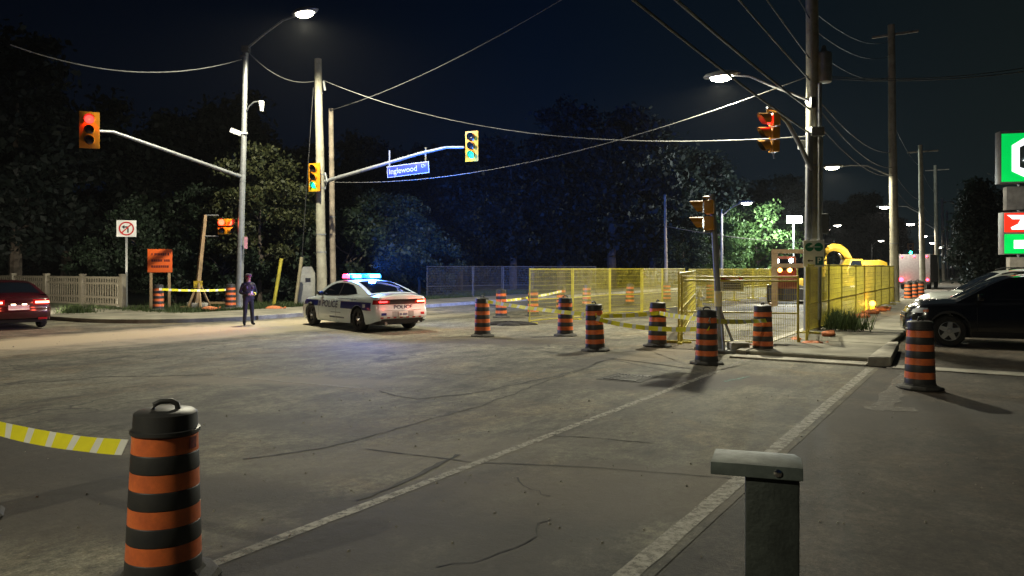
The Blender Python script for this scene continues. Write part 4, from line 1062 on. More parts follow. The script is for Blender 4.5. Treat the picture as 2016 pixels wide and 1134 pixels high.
for z in (0.0, -0.06, -0.115):
    x = -0.2; mb = MB()
    while x < 0.2:
        wl = rr.uniform(0.012, 0.035); mb.box((x + wl / 2, -.008, z), (wl, .003, .03)); x += wl + .007
    mb.build('text_line', M_dark, dg)
# ------------------------------------------------------------------ bollard in the foreground
bo = thing('metal_post', 'grey square metal post with a flat overhanging cap, in the right foreground', 'post', (0.607, 1.78, 0), -0.32)
M_post = mat('post_grey_green', (0.060, 0.070, 0.062), 0.5, metal=0.35, var=0.25, scale=16, bump=0.12)
M_cap = mat('post_cap', (0.10, 0.12, 0.11), 0.62, metal=0.15, var=0.2, scale=22, bump=0.05)
mb = MB(); mb.box((0.0, 0, 0.69), (0.118, 0.10, 1.38)); mb.build('post', M_post, bo, bevel=0.008)
cap = MB()
zc, zt = 1.372, 1.401
o8 = [(-0.135, -0.062), (-0.132, 0.075), (0.052, 0.075), (0.066, 0.04), (0.066, -0.062)]
n5 = len(o8)
cap.add([(x, y, zc) for x, y in o8] + [(x, y, zt) for x, y in o8] + [(-0.04, 0.012, zt + 0.011), (0.0, 0.012, zt + 0.011)],
        [tuple(range(n5 - 1, -1, -1))] + [(i, (i + 1) % n5, n5 + (i + 1) % n5, n5 + i) for i in range(n5)] +
        [(n5 + 0, n5 + 4, 11, 10), (n5 + 1, n5 + 0, 10), (n5 + 2, n5 + 1, 10, 11), (n5 + 3, n5 + 2, 11), (n5 + 4, n5 + 3, 11)])
cap.build('cap', M_cap, bo, smooth=15, bevel=0.002)
mb = MB(); mb.lathe([(0.009, 0), (0.009, .004), (.005, .006), (0, .006)], 14, M=RX, c=(0.012, -.061, 1.387)); mb.build('screw', M_chrome, bo)
mb = MB(); mb.box((0, 0, 0.01), (0.2, 0.2, 0.02)); mb.build('foot_plate', M_post, bo)
# ------------------------------------------------------------------ utility cabinet, guards, pale fence
b = G(602, 601, 0.05)
ca = thing('utility_cabinet', 'pale utility cabinet with a small meter window left of the wooden poles', 'cabinet', b, facing(0.2, -1))
M_cab = mat('cabinet_paint', (0.28, 0.28, 0.265), .5, var=.12)
mb = MB(); mb.box((0.05, 0, 0.75), (0.78, 0.5, 1.5)); mb.build('case', M_cab, ca, bevel=0.02)
mb = MB(); mb.box((0.05, -0.262, 0.50), (0.66, 0.02, 0.9)); mb.build('door', M_cab, ca, bevel=0.008)
mb = MB(); mb.box((0.12, -0.262, 1.22), (0.24, 0.02, 0.18)); mb.build('meter_window', M_dark, ca)
mb = MB(); mb.prism([(-.36, 1.5), (.45, 1.5), (.28, 1.85), (-.1, 1.85)], -.22, .22, 0, RX); mb.build('hood', M_cab, ca)
for px0, py0, px1, py1, Y, lb in [(538, 598, 554, 509, 34.5, 'left leaning yellow guy-wire guard on the verge'), (581, 592, 594, 506, 35.3, 'right leaning pale guy-wire guard by the cabinet')]:
    p = TP(px0, Y); q = A(px1, py1, Y) - p
    t = thing('guy_guard', lb, 'guard', p); mb = MB(); mb.path([(0, 0, 0), q * .5, q], 0.075, 8, 0, 0.085)
    mb.build('sleeve', M_yel if px0 < 560 else mat('faded_guard', (.38, .33, .2), .6), t, 50)
    mb = MB(); mb.tube((0, 0, -0.05), (0, 0, 0.06), 0.11); mb.build('anchor', M_conc, t)
M_pf = mat('pale_fence', (0.14, 0.125, 0.095), .6, var=.15, scale=3)
fx = [R(19.3, -32.2 - 3.2 * i, 0.05) for i in range(6)]
for i, (a, b_) in enumerate(zip(fx, fx[1:])):
    d = b_ - a; wd = d.length
    t = thing('picket_fence', 'pale picket fence bay, ' + ['at the right end by the corner post', 'second from the corner post', 'third from the corner post, by the car', 'fourth from the corner post, behind the car', 'last at the left edge'][i], 'fence', a, math.atan2(d.y, d.x), 'pale picket fence bays')
    mb = MB(); mb.box((0, 0, 0.72), (0.20, 0.20, 1.44)); mb.prism([(-.12, -.12), (.12, -.12), (.12, .12), (-.12, .12)], 1.44, 1.52); mb.build('post', M_pf, t, bevel=0.01)
    for z in (0.16, 0.48, 1.10, 1.36):
        mb = MB(); mb.box((wd / 2, 0, z), (wd - .2, 0.06, 0.09)); mb.build('rail', M_pf, t)
    pk = MB(); pk.box((0, -.045, 0), (0.085, 0.025, 1.22)); pm = pk.mesh('picket', M_pf)
    n = int((wd - .3) / 0.19)
    for k in range(n): link('picket', pm, t, (0.22 + k * (wd - .4) / (n - 1), 0, 0.76))
b = G(238, 603, 0.13)
cp = thing('concrete_post', 'pale concrete post at the right end of the picket fence', 'post', b)
mb = MB(); mb.lathe([(.19, 0), (.19, .35), (.155, .4), (.15, .85), (.19, .95), (.15, 1.05), (.15, 1.2), (.17, 1.24), (.1, 1.32), (0, 1.33)], 16); mb.build('shaft', M_conc, cp, 40)
# ------------------------------------------------------------------ pylon shop sign
py = thing('shop_pylon_sign', 'tall lit shop sign with green and red panels at the right edge', 'sign', Vector((19.12, 27.0, 0)), facing(-0.25, -1))
EG = emit('sign_green_light', (0.0, 0.62, 0.09), 0.95); EW = emit('sign_white_light', (0.95, 0.97, 1.0), 1.5); ER = emit('sign_red_light', (0.85, 0.03, 0.012), 1.0)
M_grey2 = mat('sign_cabinet', (0.22, 0.21, 0.21), .5, var=.15)
def zpx(y): return CAMH + (HY - y) / F * 27.0
def pbox(name, x0, x1, ya, yb, m, y0=0.0, dep=0.5, bev=0.01):
    mb = MB(); z1, z0 = zpx(ya), zpx(yb); mb.box(((x0 + x1) / 2, y0, (z0 + z1) / 2), (x1 - x0, dep, z1 - z0)); return mb.build(name, m, py, bevel=bev)
pbox('cabinet', -1.70, 1.7, 256, 360, M_grey2)
pbox('lit_panel', -1.66, 1.66, 262, 357, EG, -0.25, 0.03)
pbox('blank_panel', -1.45, 1.45, 366, 412, M_grey2, 0.05, 0.35)
pbox('cabinet', -1.60, 1.6, 417, 501, M_grey2)
pbox('lit_panel', -1.57, 1.57, 419, 457, ER, -0.25, 0.03)
pbox('lit_panel', -1.57, 1.57, 461, 499, EG, -0.25, 0.03)
pbox('blank_panel', -1.35, 1.35, 506, 540, mat('pale_board', (.4, .37, .33), .6), 0.05, 0.35)
for x in (-0.9, 0.9):
    mb = MB(); mb.box((x, 0.1, 3.2), (0.22, 0.22, 6.4)); mb.build('mast', M_greysteel, py)
zc_ = zpx(309)
hx = [(-0.98, zc_ - .50), (-0.98, zc_ + .42), (-0.55, zc_ + .70), (0.4, zc_ + .70), (.85, zc_ + .42), (.85, zc_ - .5), (.4, zc_ - .76), (-.5, zc_ - .76)]
mb = MB(); mb.prism(hx, 0.267, 0.285, 0, RX); mb.build('emblem', EW, py).location.x = -.36
hi = [(-.74, zc_ - .36), (-.74, zc_ + .34), (-.45, zc_ + .50), (0.3, zc_ + .50), (.6, zc_ + .3), (.6, zc_ - .36), (.3, zc_ - .5), (-.4, zc_ - .5)]
mb = MB(); mb.prism(hi, 0.286, 0.292, 0, RX); mb.build('emblem_inner', mat('emblem_grey', (.10, .13, .12), .4, var=.1), py).location.x = -.36
mb = MB(); mb.path([(-.50, -.297, zc_ + .16), (-.36, -.297, zc_ + .32), (-.14, -.297, zc_ + .30), (-.05, -.297, zc_ + .12), (-.20, -.297, zc_ - .02), (-.62, -.297, zc_ - .10), (-.1, -.297, zc_ - .12)], 0.07, 6); mb.build('emblem_figure', EW, py).location.x = -.36
zr = zpx(438)
mb = MB(); mb.prism([(-1.18, zr + .20), (-1.28, zr + .27), (0.2, zr + .24), (0.2, zr + .14), (-.62, zr + .14), (-.66, zr - .05), (-.1, zr - .02), (-.1, zr - .25), (-1.12, zr - .25), (-1.15, zr - .17), (-.92, zr - .05), (-.84, zr + .12), (-1.1, zr + .12)], .267, .28, 0, RX); mb.build('script_letter', EW, py).location.x = -.22
mb = MB(); z5 = zpx(481); mb.box((0.1, -.272, z5), (2.75, .014, .30)); mb.build('white_bar', EW, py, bevel=.004)
mb = MB(); mb.box((0, 0, .15), (3.0, 1.2, .3)); mb.build('footing', M_conc, py, bevel=.02)
# ------------------------------------------------------------------ construction site: frame, hydrant, machines, work light
b = Vector((12.75, 37, 0))
wf = thing('wooden_barrier', 'wooden barrier frame with cross boards behind the danger sign panel', 'barrier', b, -0.15)
for x in (0.0, 2.0):
    mb = MB(); mb.box((x, 0, 1.35), (0.28, 0.12, 2.7)); mb.build('post', M_lumber, wf, bevel=.01)
for z in (2.64, 1.95):
    mb = MB(); mb.box((1.0, -.09, z), (2.3, 0.05, 0.2)); mb.build('board', M_lumber, wf, bevel=.008)
mb = MB(); mb.box((0, .5, .05), (.14, 1.4, .1)); mb.box((2, .5, .05), (.14, 1.4, .1)); mb.build('foot', M_lumber, wf)
hy = thing('fire_hydrant', 'small pale hydrant behind the yellow fence, left of the temporary signal', 'hydrant', G(1378, 604))
mb = MB(); mb.lathe([(.17, 0), (.17, .05), (.12, .07), (.115, .45), (.15, .48), (.15, .52), (.12, .55), (.11, .68), (.05, .76), (.03, .82), (0, .83)], 18); mb.build('barrel', mat('hydrant_yellow', (.5, .42, .12), .5), hy, 40)
mb = MB(); mb.tube((-.22, 0, .42), (.22, 0, .42), .055, n=12); mb.tube((0, -.2, .38), (0, 0, .38), .07, n=12); mb.build('nozzle', mat('hydrant_cap', (.4, .4, .38), .5), hy)
M_cat = mat('machine_yellow', (0.70, 0.46, 0.03), .45, var=.15, scale=2, wear=(.4, .25, .04))
ex = thing('excavator', 'yellow excavator with a curved boom behind the pavement fence', 'excavator', Vector((19.8, 44.5, 0)), 0.25)
for y in (-.95, .95):
    mb = MB(); mb.prism([(-1.5, .1), (-1.75, .4), (-1.5, .75), (1.5, .75), (1.75, .4), (1.5, .1), (1.2, 0), (-1.2, 0)], y - .25, y + .25, 0, RX); mb.build('track', M_darkmetal, ex, bevel=.04)
mb = MB(); mb.box((.35, 0, .95), (3.0, 1.9, .32)); mb.build('platform', M_cat, ex, bevel=.05)
mb = MB(); mb.prism([(.1, 1.1), (1.75, 1.1), (1.85, 1.4), (1.75, 2.15), (1.3, 2.3), (.1, 2.25)], -.9, .9, 0, RX); mb.build('engine_cover', M_cat, ex, bevel=.06)
for k in range(5):
    mb = MB(); mb.box((.95, -.915, 1.45 + k * .13), (1.1, .03, .05)); mb.build('louvre', M_darkmetal, ex)
cbm = MB(); cbm.prism([(-1.0, 1.1), (.05, 1.1), (.05, 2.35), (-.75, 2.35), (-1.0, 1.75)], .1, .95, 0, RX); cab = cbm.build('cab', M_cat, ex, bevel=.05)
mb = MB(); mb.prism([(-.9, 1.35), (-.05, 1.35), (-.05, 2.25), (-.7, 2.25), (-.9, 1.75)], .952, .962, 0, RX); mb.build('window', M_glass, cab)
bm_ = MB()
arc = [(-.6, .35, 1.5), (-1.0, .35, 2.3), (-1.25, .35, 2.85), (-1.0, .35, 3.15), (-.2, .35, 3.05), (.5, .35, 2.7)]
arc = [(-.3, -.35, 1.6), (-.45, -.4, 2.35), (-.75, -.45, 2.75), (-1.15, -.5, 2.98), (-1.65, -.55, 3.02), (-2.0, -.6, 2.9)]
bm_.path(arc, .27, 4, 0, .2); bm_.build('boom', M_cat, ex, 20, bevel=.02)
mb = MB(); mb.path([(-2.0, -.6, 2.9), (-2.25, -.62, 2.2), (-2.35, -.64, 1.3)], .15, 8, 0, .1); mb.build('stick', M_cat, ex, 50)
mb = MB(); mb.prism([(-2.6, .5), (-2.1, .4), (-2.0, 1.2), (-2.4, 1.35)], .3, 1.0, 0, RX); mb.build('bucket', M_darkmetal, ex, bevel=.03)
mb = MB(); mb.tube((-.3, -.1, 1.9), (-1.1, -.3, 2.7), .06); mb.build('hydraulic_ram', M_chrome, ex)
for k, x in enumerate((-.55, -.15)):
    mb = MB(); mb.box((x, -.99, .72 + .0), (.5, .06, .22)); mb.build('work_lamp', emit('machine_lamp', (.95, 1.0, .8), 3.0), ex)
lamp(ex, 'POINT', (-.2, -2.2, 2.0), 480, (1.0, .95, .75), .3)
ld = thing('loader', 'orange loader facing the camera with white headlights and amber lights behind the fence', 'loader', Vector((14.2, 39.5, 0)), facing(-.3, -1))
M_lo = mat('machine_orange', (.22, .05, .02), .5, var=.2, scale=3)
mb = MB(); mb.box((0, .9, 1.0), (1.25, 2.2, .9)); mb.build('chassis', M_lo, ld, bevel=.08)
cbm = MB(); cbm.prism([(-.55, 1.45), (.55, 1.45), (.5, 2.45), (-.5, 2.45)], -1.5, -.4, 0, RX); cab = cbm.build('cab', M_lo, ld, bevel=.05)
mb = MB(); mb.box((0, .385, 2.0), (.85, .02, .6)); mb.build('windscreen', M_glass, cab)
for x in (-.75, .75):
    for y in (.3, 1.7):
        mb = MB(); mb.lathe([(.2, -.14), (.42, -.14), (.46, -.07), (.46, .07), (.42, .14), (.2, .14)], 22, M=Matrix.Rotation(PI / 2, 3, 'Y'), c=(x, y, .46)); mb.build('wheel', M_tyre, ld)
mb = MB(); mb.prism([(-.1, .1), (-.75, .15), (-.5, .2), (-.25, .75), (-.1, .8)], -.85, .85, 0, YZX); mb.build('bucket', M_darkmetal, ld, bevel=.02)
for x, cl, st, z in ((-.42, (1, 1, 1), 30, 2.2), (.28, (1, 1, 1), 45, 2.22), (-.3, (1, .32, .06), 14, 1.72), (.18, (1, .36, .08), 16, 1.72)):
    mb = MB(); mb.lathe([(.11, 0), (.1, .04), (0, .07)], 16, M=RX, c=(x, -.22 if z < 2 else .36, z)); mb.build('headlight', emit('ld_%d' % st, cl, st), ld)
lamp(ld, 'SPOT', (0, -.5, 2.0), 900, (.95, 1, .95), .15, spot=120, direction=(-.1, -1, -.35))
wl = thing('work_light', 'bright white work light on a mast beside the near corner pole', 'work light', Vector((25.5, 69, 0)))
mb = MB(); mb.tube((0, 0, 0), (0, 0, 6.3), .07); mb.build('mast', M_greysteel, wl)
for dx in (-.36, .36):
    mb = MB(); mb.box((dx, -.1, 6.2), (.66, .2, .66)); f_ = mb.build('floodlight', M_darkmetal, wl, bevel=.02)
    mb = MB(); mb.box((dx, -.215, 6.2), (.62, .02, .62)); mb.build('lens', emit('flood', (.82, .93, 1.0), 55), f_)
mb = MB(); mb.box((0, .2, .5), (1.6, .9, .8)); mb.build('generator', M_cat, wl, bevel=.05)
lamp(wl, 'POINT', (-.6, -.9, 6.2), 9000, (.85, .97, .92), .3)
tk = thing('box_truck', 'pale box truck with a glowing red tail light down the street', 'truck', TP(1800, 62), math.atan2(D.y, D.x) - .05)
M_trk = mat('truck_box', (.30, .28, .27), .5, var=.15)
mb = MB(); mb.box((2.6, 0, 1.75), (5.2, 2.3, 2.3)); mb.build('cargo_box', M_trk, tk, bevel=.04)
mb = MB(); mb.prism([(5.25, .6), (6.9, .6), (6.9, 1.4), (6.5, 2.3), (5.25, 2.4)], -1.05, 1.05, 0, RX); mb.build('cab', M_trk, tk, bevel=.06)
for x in (1.0, 5.9):
    for y in (-.95, .95):
        mb = MB(); mb.lathe([(.2, -.13), (.42, -.13), (.45, 0), (.42, .13), (.2, .13)], 20, M=RX, c=(x, y, .45)); mb.build('wheel', M_tyre, tk)
mb = MB(); mb.box((.0, 0, .52), (.12, 2.2, .14)); mb.build('bumper', M_darkmetal, tk)
for y, z, s_ in ((.95, .82, .17), (-.95, .82, .1), (.9, 2.72, .06), (0, 2.72, .06), (-.9, 2.72, .06)):
    mb = MB(); mb.lathe([(s_, 0), (s_ * .8, .05), (0, .07)], 16, M=Matrix.Rotation(-PI / 2, 3, 'Y'), c=(-.02, y, z)); mb.build('tail_light', emit('truck_red', (1, .02, .05), 26), tk)
lamp(tk, 'POINT', (-.5, .6, .9), 14, (1, .08, .12), .15)
# ------------------------------------------------------------------ vehicles
def herm(x, pts):
    xs = [p[0] for p in pts]; ys = [p[1] for p in pts]; n = len(xs)
    if x <= xs[0]: return ys[0]
    if x >= xs[-1]: return ys[-1]
    i = max(k for k in range(n - 1) if xs[k] <= x)
    def sl(k):
        if k == 0 or k == n - 1: return 0.0 if n < 2 else (ys[min(k + 1, n - 1)] - ys[max(k - 1, 0)]) / (xs[min(k + 1, n - 1)] - xs[max(k - 1, 0)])
        a = (ys[k] - ys[k - 1]) / (xs[k] - xs[k - 1]); b = (ys[k + 1] - ys[k]) / (xs[k + 1] - xs[k])
        return 0.0 if a * b <= 0 else 2 * a * b / (a + b)
    h = xs[i + 1] - xs[i]; t = (x - xs[i]) / h; m0, m1 = sl(i) * h, sl(i + 1) * h
    return (2 * t**3 - 3 * t**2 + 1) * ys[i] + (t**3 - 2 * t**2 + t) * m0 + (-2 * t**3 + 3 * t**2) * ys[i + 1] + (t**3 - t**2) * m1
class Car:
    PROF = [(-0.2, .90), (0, .935), (.12, .978), (.40, 1.0), (.62, .995), (.80, .975), (.93, .95), (1.0, .915)]
    def __init__(c, Lg, HW, belt, top, roof, axles, rw, arch, zb, roofw, rear_e, front_e, gh):
        c.L, c.HW, c.beltT, c.topT, c.roofT, c.ax, c.rw, c.arch, c.zbT, c.roofw, c.re, c.fe, c.gh = Lg, HW, belt, top, roof, axles, rw, arch, zb, roofw, rear_e, front_e, gh
        c.zr = max(p[1] for p in roof)
    def belt(c, x): return herm(x, c.beltT)
    def W(c, x): return herm(x, c.HW)
    def archz(c, x):
        for a in c.ax:
            if abs(x - a) < c.arch: return c.rw + math.sqrt(c.arch**2 - (x - a)**2)
        return 0.0
    def zb(c, x): return max(herm(x, c.zbT), c.archz(x))
    def y(c, x, z):
        bz = c.belt(x); h = (z - .2) / (bz - .2)
        if h <= 1.0: return c.W(x) * herm(h, c.PROF)
        y0 = c.W(x) * .915 - .012
        return y0 + (c.roofw - y0) * (z - bz) / (c.zr - bz)
    def ex(c, x, z):                                  # shape of nose and tail in side view
        h = (z - .2) / (c.belt(x) - .2)
        a = -c.L / 2; dr = x - a; df = c.L / 2 - x
        o = 0
        if dr < .55: o += herm(h, c.re) * (1 - dr / .55) ** 1.5
        if df < .7: o -= herm(h, c.fe) * (1 - df / .7) ** 1.5
        return x + o
    def stations(c):
        s = list(np.linspace(-c.L / 2, c.L / 2, 45))
        for a in c.ax: s += [a + c.arch * math.cos(t) for t in np.linspace(0, PI, 17)] + [a - c.arch - .002, a + c.arch + .002]
        for k in (.015, .04, .08, .14): s += [-c.L / 2 + k, c.L / 2 - k]
        s = sorted(s); return [x for i, x in enumerate(s) if i == 0 or x - s[i - 1] > .004]
    def body(c, m, parent, name='body'):
        st = c.stations(); nr, nt = 10, 6; mb = MB()
        for sg in (1, -1):
            rows = []
            for x in st:
                zb, zt = c.zb(x), c.belt(x); r = []
                for j in range(nr + 1):
                    z = zb + (zt - zb) * (j / nr) if zt > zb else zt
                    r.append((c.ex(x, z), sg * c.y(x, min(z, zt)), z))
                yt = c.y(x, zt); zc = herm(x, c.topT)
                for j in range(1, nt + 1):
                    s_ = j / nt
                    z = zt + (zc - zt) * math.sin(min(1, s_ * 1.25) * PI / 2)
                    r.append((c.ex(x, zt), sg * yt * (1 - s_), z))
                rows.append(r)
            k = nr + nt + 1
            vs = [p for r in rows for p in r]
            fs = [(i * k + j, (i + 1) * k + j, (i + 1) * k + j + 1, i * k + j + 1) for i in range(len(st) - 1) for j in range(k - 1)]
            mb.add(vs, fs if sg < 0 else [tuple(reversed(f)) for f in fs])
        for end in (0, len(st) - 1):
            k = nr + nt + 1; x = st[end]
            off = len(st) * k
            for j in range(k - 2):
                mb.f.append((end * k + j, end * k + j + 1, off + end * k + j + 1, off + end * k + j)); mb.m.append(0)
        o = mb.build(name, m, parent, 42)
        return o
    def ghz(c, x): return herm(x, c.roofT)
    def greenhouse(c, m, parent, name='roof'):
        x0, x1 = c.roofT[0][0], c.roofT[-1][0]; mb = MB()
        def fn(u, v):
            x = x0 + (x1 - x0) * u; zs = c.ghz(x); bz = c.belt(x) - .02
            if v < .2 or v > .8:
                t = (v / .2) if v < .2 else ((1 - v) / .2); sg = 1 if v < .2 else -1
                z = bz + (max(zs - .03, bz) - bz) * t
                return Vector((x, sg * c.y(x, max(z, c.belt(x) + .0005)), z))
            s_ = 1 - (v - .2) / .6 * 2
            ww = c.y(x, max(zs - .03, c.belt(x) + .0005)); return Vector((x, s_ * ww, c.tz(x, s_)))
        mb.grid(fn, 44, 30)
        return mb.build(name, m, parent, 50)
    def tz(c, x, s_): return c.ghz(x) + .012 - .042 * abs(s_) ** 2.6
    def side(c, poly_lo, poly_hi, x0, x1, off, sg, m, name, parent, nx=14, nz=5, thick=0.0):
        mb = MB()
        def fn(u, v):
            x = x0 + (x1 - x0) * u; lo, hi = poly_lo(x), poly_hi(x); z = lo + (hi - lo) * v
            return Vector((c.ex(x, z), sg * (c.y(x, z) + off), z))
        mb.grid(fn, nx, nz, 0, sg > 0)
        return mb.build(name, m, parent, 60, normals=False)
    def screen(c, xa, xb, fr, off, m, name, parent):
        mb = MB()
        def fn(u, v):
            x = xa + (xb - xa) * u; s_ = -fr + 2 * fr * v
            ww = c.y(x, max(c.ghz(x) - .03, c.belt(x) + .0005)); d = 1e-3
            sl_ = (c.ghz(x + d) - c.ghz(x - d)) / (2 * d); n_ = Vector((-sl_, 0, 1)).normalized()
            return Vector((x, s_ * ww, c.tz(x, s_))) + n_ * off
        mb.grid(fn, 12, 12)
        return mb.build(name, m, parent, 60)
    def window(c, poly, off, sg, m, name, parent):
        mb = MB(); pts = [(c.ex(x, z), sg * (c.y(x, z) + off), z) for x, z in poly]
        mb.add(pts, [tuple(range(len(pts)))])
        return mb.build(name, m, parent, 0)
    def wheels(c, parent, rim, r=None, wd=.115, spokes=5, hub=None, sp_w=.10, steer=0.0):
        r = r or c.rw
        ty = MB(); ty.lathe([(r * .62, -wd), (r * .9, -wd), (r * .975, -wd * .8), (r, -wd * .45), (r, wd * .45), (r * .975, wd * .8), (r * .9, wd), (r * .62, wd), (r * .62, -wd)], 36, M=RX, cap=False)
        tym = ty.mesh('wheel', M_tyre, 40)
        rm = MB(); ri = r * .64
        rm.lathe([(ri, .0), (ri, wd * .9), (ri * .93, wd * .92), (ri * .90, wd * .6), (ri * .88, 0)], 30, M=RX, cap=False)
        for k in range(spokes):
            a = 2 * PI * k / spokes
            Mz = Matrix.Rotation(a, 3, 'Y')
            rm.add([Mz @ Vector(p) for p in [(-sp_w * .6, -wd * .80, .03), (sp_w * .6, -wd * .80, .03), (sp_w * .42, -wd * .72, ri * .93), (-sp_w * .42, -wd * .72, ri * .93),
                                             (-sp_w * .6, -wd * .45, .03), (sp_w * .6, -wd * .45, .03), (sp_w * .42, -wd * .45, ri * .93), (-sp_w * .42, -wd * .45, ri * .93)]],
                   [(0, 1, 2, 3), (0, 4, 5, 1), (1, 5, 6, 2), (2, 6, 7, 3), (3, 7, 4, 0), (4, 7, 6, 5)])
        rm.lathe([(0, wd * .86), (.055, wd * .84), (.07, wd * .6), (.07, .02)], 18, M=RX)
        rmm = rm.mesh('rim', rim, 35)
        bk = MB(); bk.lathe([(0, wd * .25), (ri * .95, wd * .25), (ri * .95, wd * .2)], 24, M=RX); bkm = bk.mesh('brake_disc', M_dark, 40)
        hb = MB(); hb.lathe([(0, wd * .95), (.05, wd * .93), (.062, wd * .8)], 18, M=RX); hbm = hb.mesh('hub_cap', hub or rim, 40)
        for i, a in enumerate(c.ax):
            for sg in (1, -1):
                w_ = link('wheel', tym, parent, (a, sg * (c.W(a) - wd - .02), r), (0, random.uniform(0, 1.2), (PI if sg > 0 else 0) + (steer if a > 0 else 0)))
                link('rim', rmm, w_); link('brake_disc', bkm, w_); link('hub_cap', hbm, w_)
    def under(c, parent):
        mb = MB(); mb.box((0, 0, .38), (c.L * .9, (c.W(0) - .27) * 2, .34)); mb.box((0, 0, .34), ((c.ax[1] - c.ax[0]) - c.arch * 2 - .02, (c.W(0) - .06) * 2, .22))
        mb.build('underbody', M_dark, parent)
def line_on(c, zf, x0, x1, off, sg, th, m, name, parent): return c.side(lambda x: zf(x) - th / 2, lambda x: zf(x) + th / 2, x0, x1, off, sg, m, name, parent, 16, 1)
def vgap(c, x0, z0, z1, sg, parent, wd=.010):
    c.side(lambda x: z0, lambda x: z1, x0 - wd / 2, x0 + wd / 2, .0035, sg, M_dark, 'door_gap', parent, 1, 6)

# ---- police sedan
pc = Car(5.04, [(-2.52, .76), (-2.44, .855), (-2.30, .905), (-2.0, .938), (-1.0, .952), (.6, .945), (1.6, .938), (2.1, .90), (2.38, .80), (2.52, .62)],
         [(-2.52, .985), (-2.2, 1.02), (-1.5, 1.035), (-.9, 1.0), (.2, .965), (1.0, .945), (1.7, .90), (2.2, .80), (2.52, .68)],
         [(-2.52, 1.055), (-2.3, 1.105), (-1.9, 1.11), (-1.0, 1.08), (.9, 1.03), (1.2, 1.02), (1.8, .965), (2.3, .86), (2.52, .72)],
         [(-2.02, 1.095), (-1.75, 1.18), (-1.35, 1.315), (-.95, 1.415), (-.55, 1.465), (-.1, 1.482), (.3, 1.46), (.6, 1.39), (.95, 1.235), (1.32, 1.03)],
         (-1.525, 1.525), .350, .400, [(-2.52, .34), (-2.3, .27), (-1.9, .22), (0, .20), (1.9, .20), (2.4, .22), (2.52, .28)], .60,
         [(0, .10), (.2, .05), (.35, .0), (.55, .01), (.62, .05), (.85, .05), (.97, .0), (1.0, .02)], [(0, .06), (.3, 0), (.7, .04), (1, .12)], None)
M_pw = mat('police_white', (0.68, 0.77, 0.80), .28, var=.03, coat=.6, scale=3)
M_pb = mat('police_blue', (0.010, 0.018, 0.16), .3, var=.05, coat=.4)
M_pt = mat('police_print', (0.018, 0.022, 0.10), .4, var=.05)
cx_, cy_ = -4.77, 23.9
car = thing('police_car', 'white police sedan with blue stripe and flashing blue roof lights, seen from behind', 'police car', (cx_, cy_, 0), math.atan2(.763, -.647))
pc.body(M_pw, car); pc.greenhouse(M_pw, car); pc.under(car)
M_steelrim = mat('black_steel_wheel', (.03, .03, .032), .4, metal=.5, var=.1)
pc.wheels(car, M_steelrim, .350, .115, 5, M_chrome, .12, steer=0.0)
pc.screen(-1.93, -.86, .84, .006, M_glass, 'rear_window', car)
pc.screen(.46, 1.24, .86, .006, M_glass, 'windscreen', car)
bl = pc.belt
sidewin = [(-1.36, bl(-1.36) + .05), (-1.10, 1.24), (-.85, 1.335), (-.45, 1.385), (-.1, 1.40), (.25, 1.375), (.5, 1.31), (.75, 1.20), (1.02, 1.02), (.6, bl(.6) + .035), (0, bl(0) + .035), (-.8, bl(-.8) + .035)]
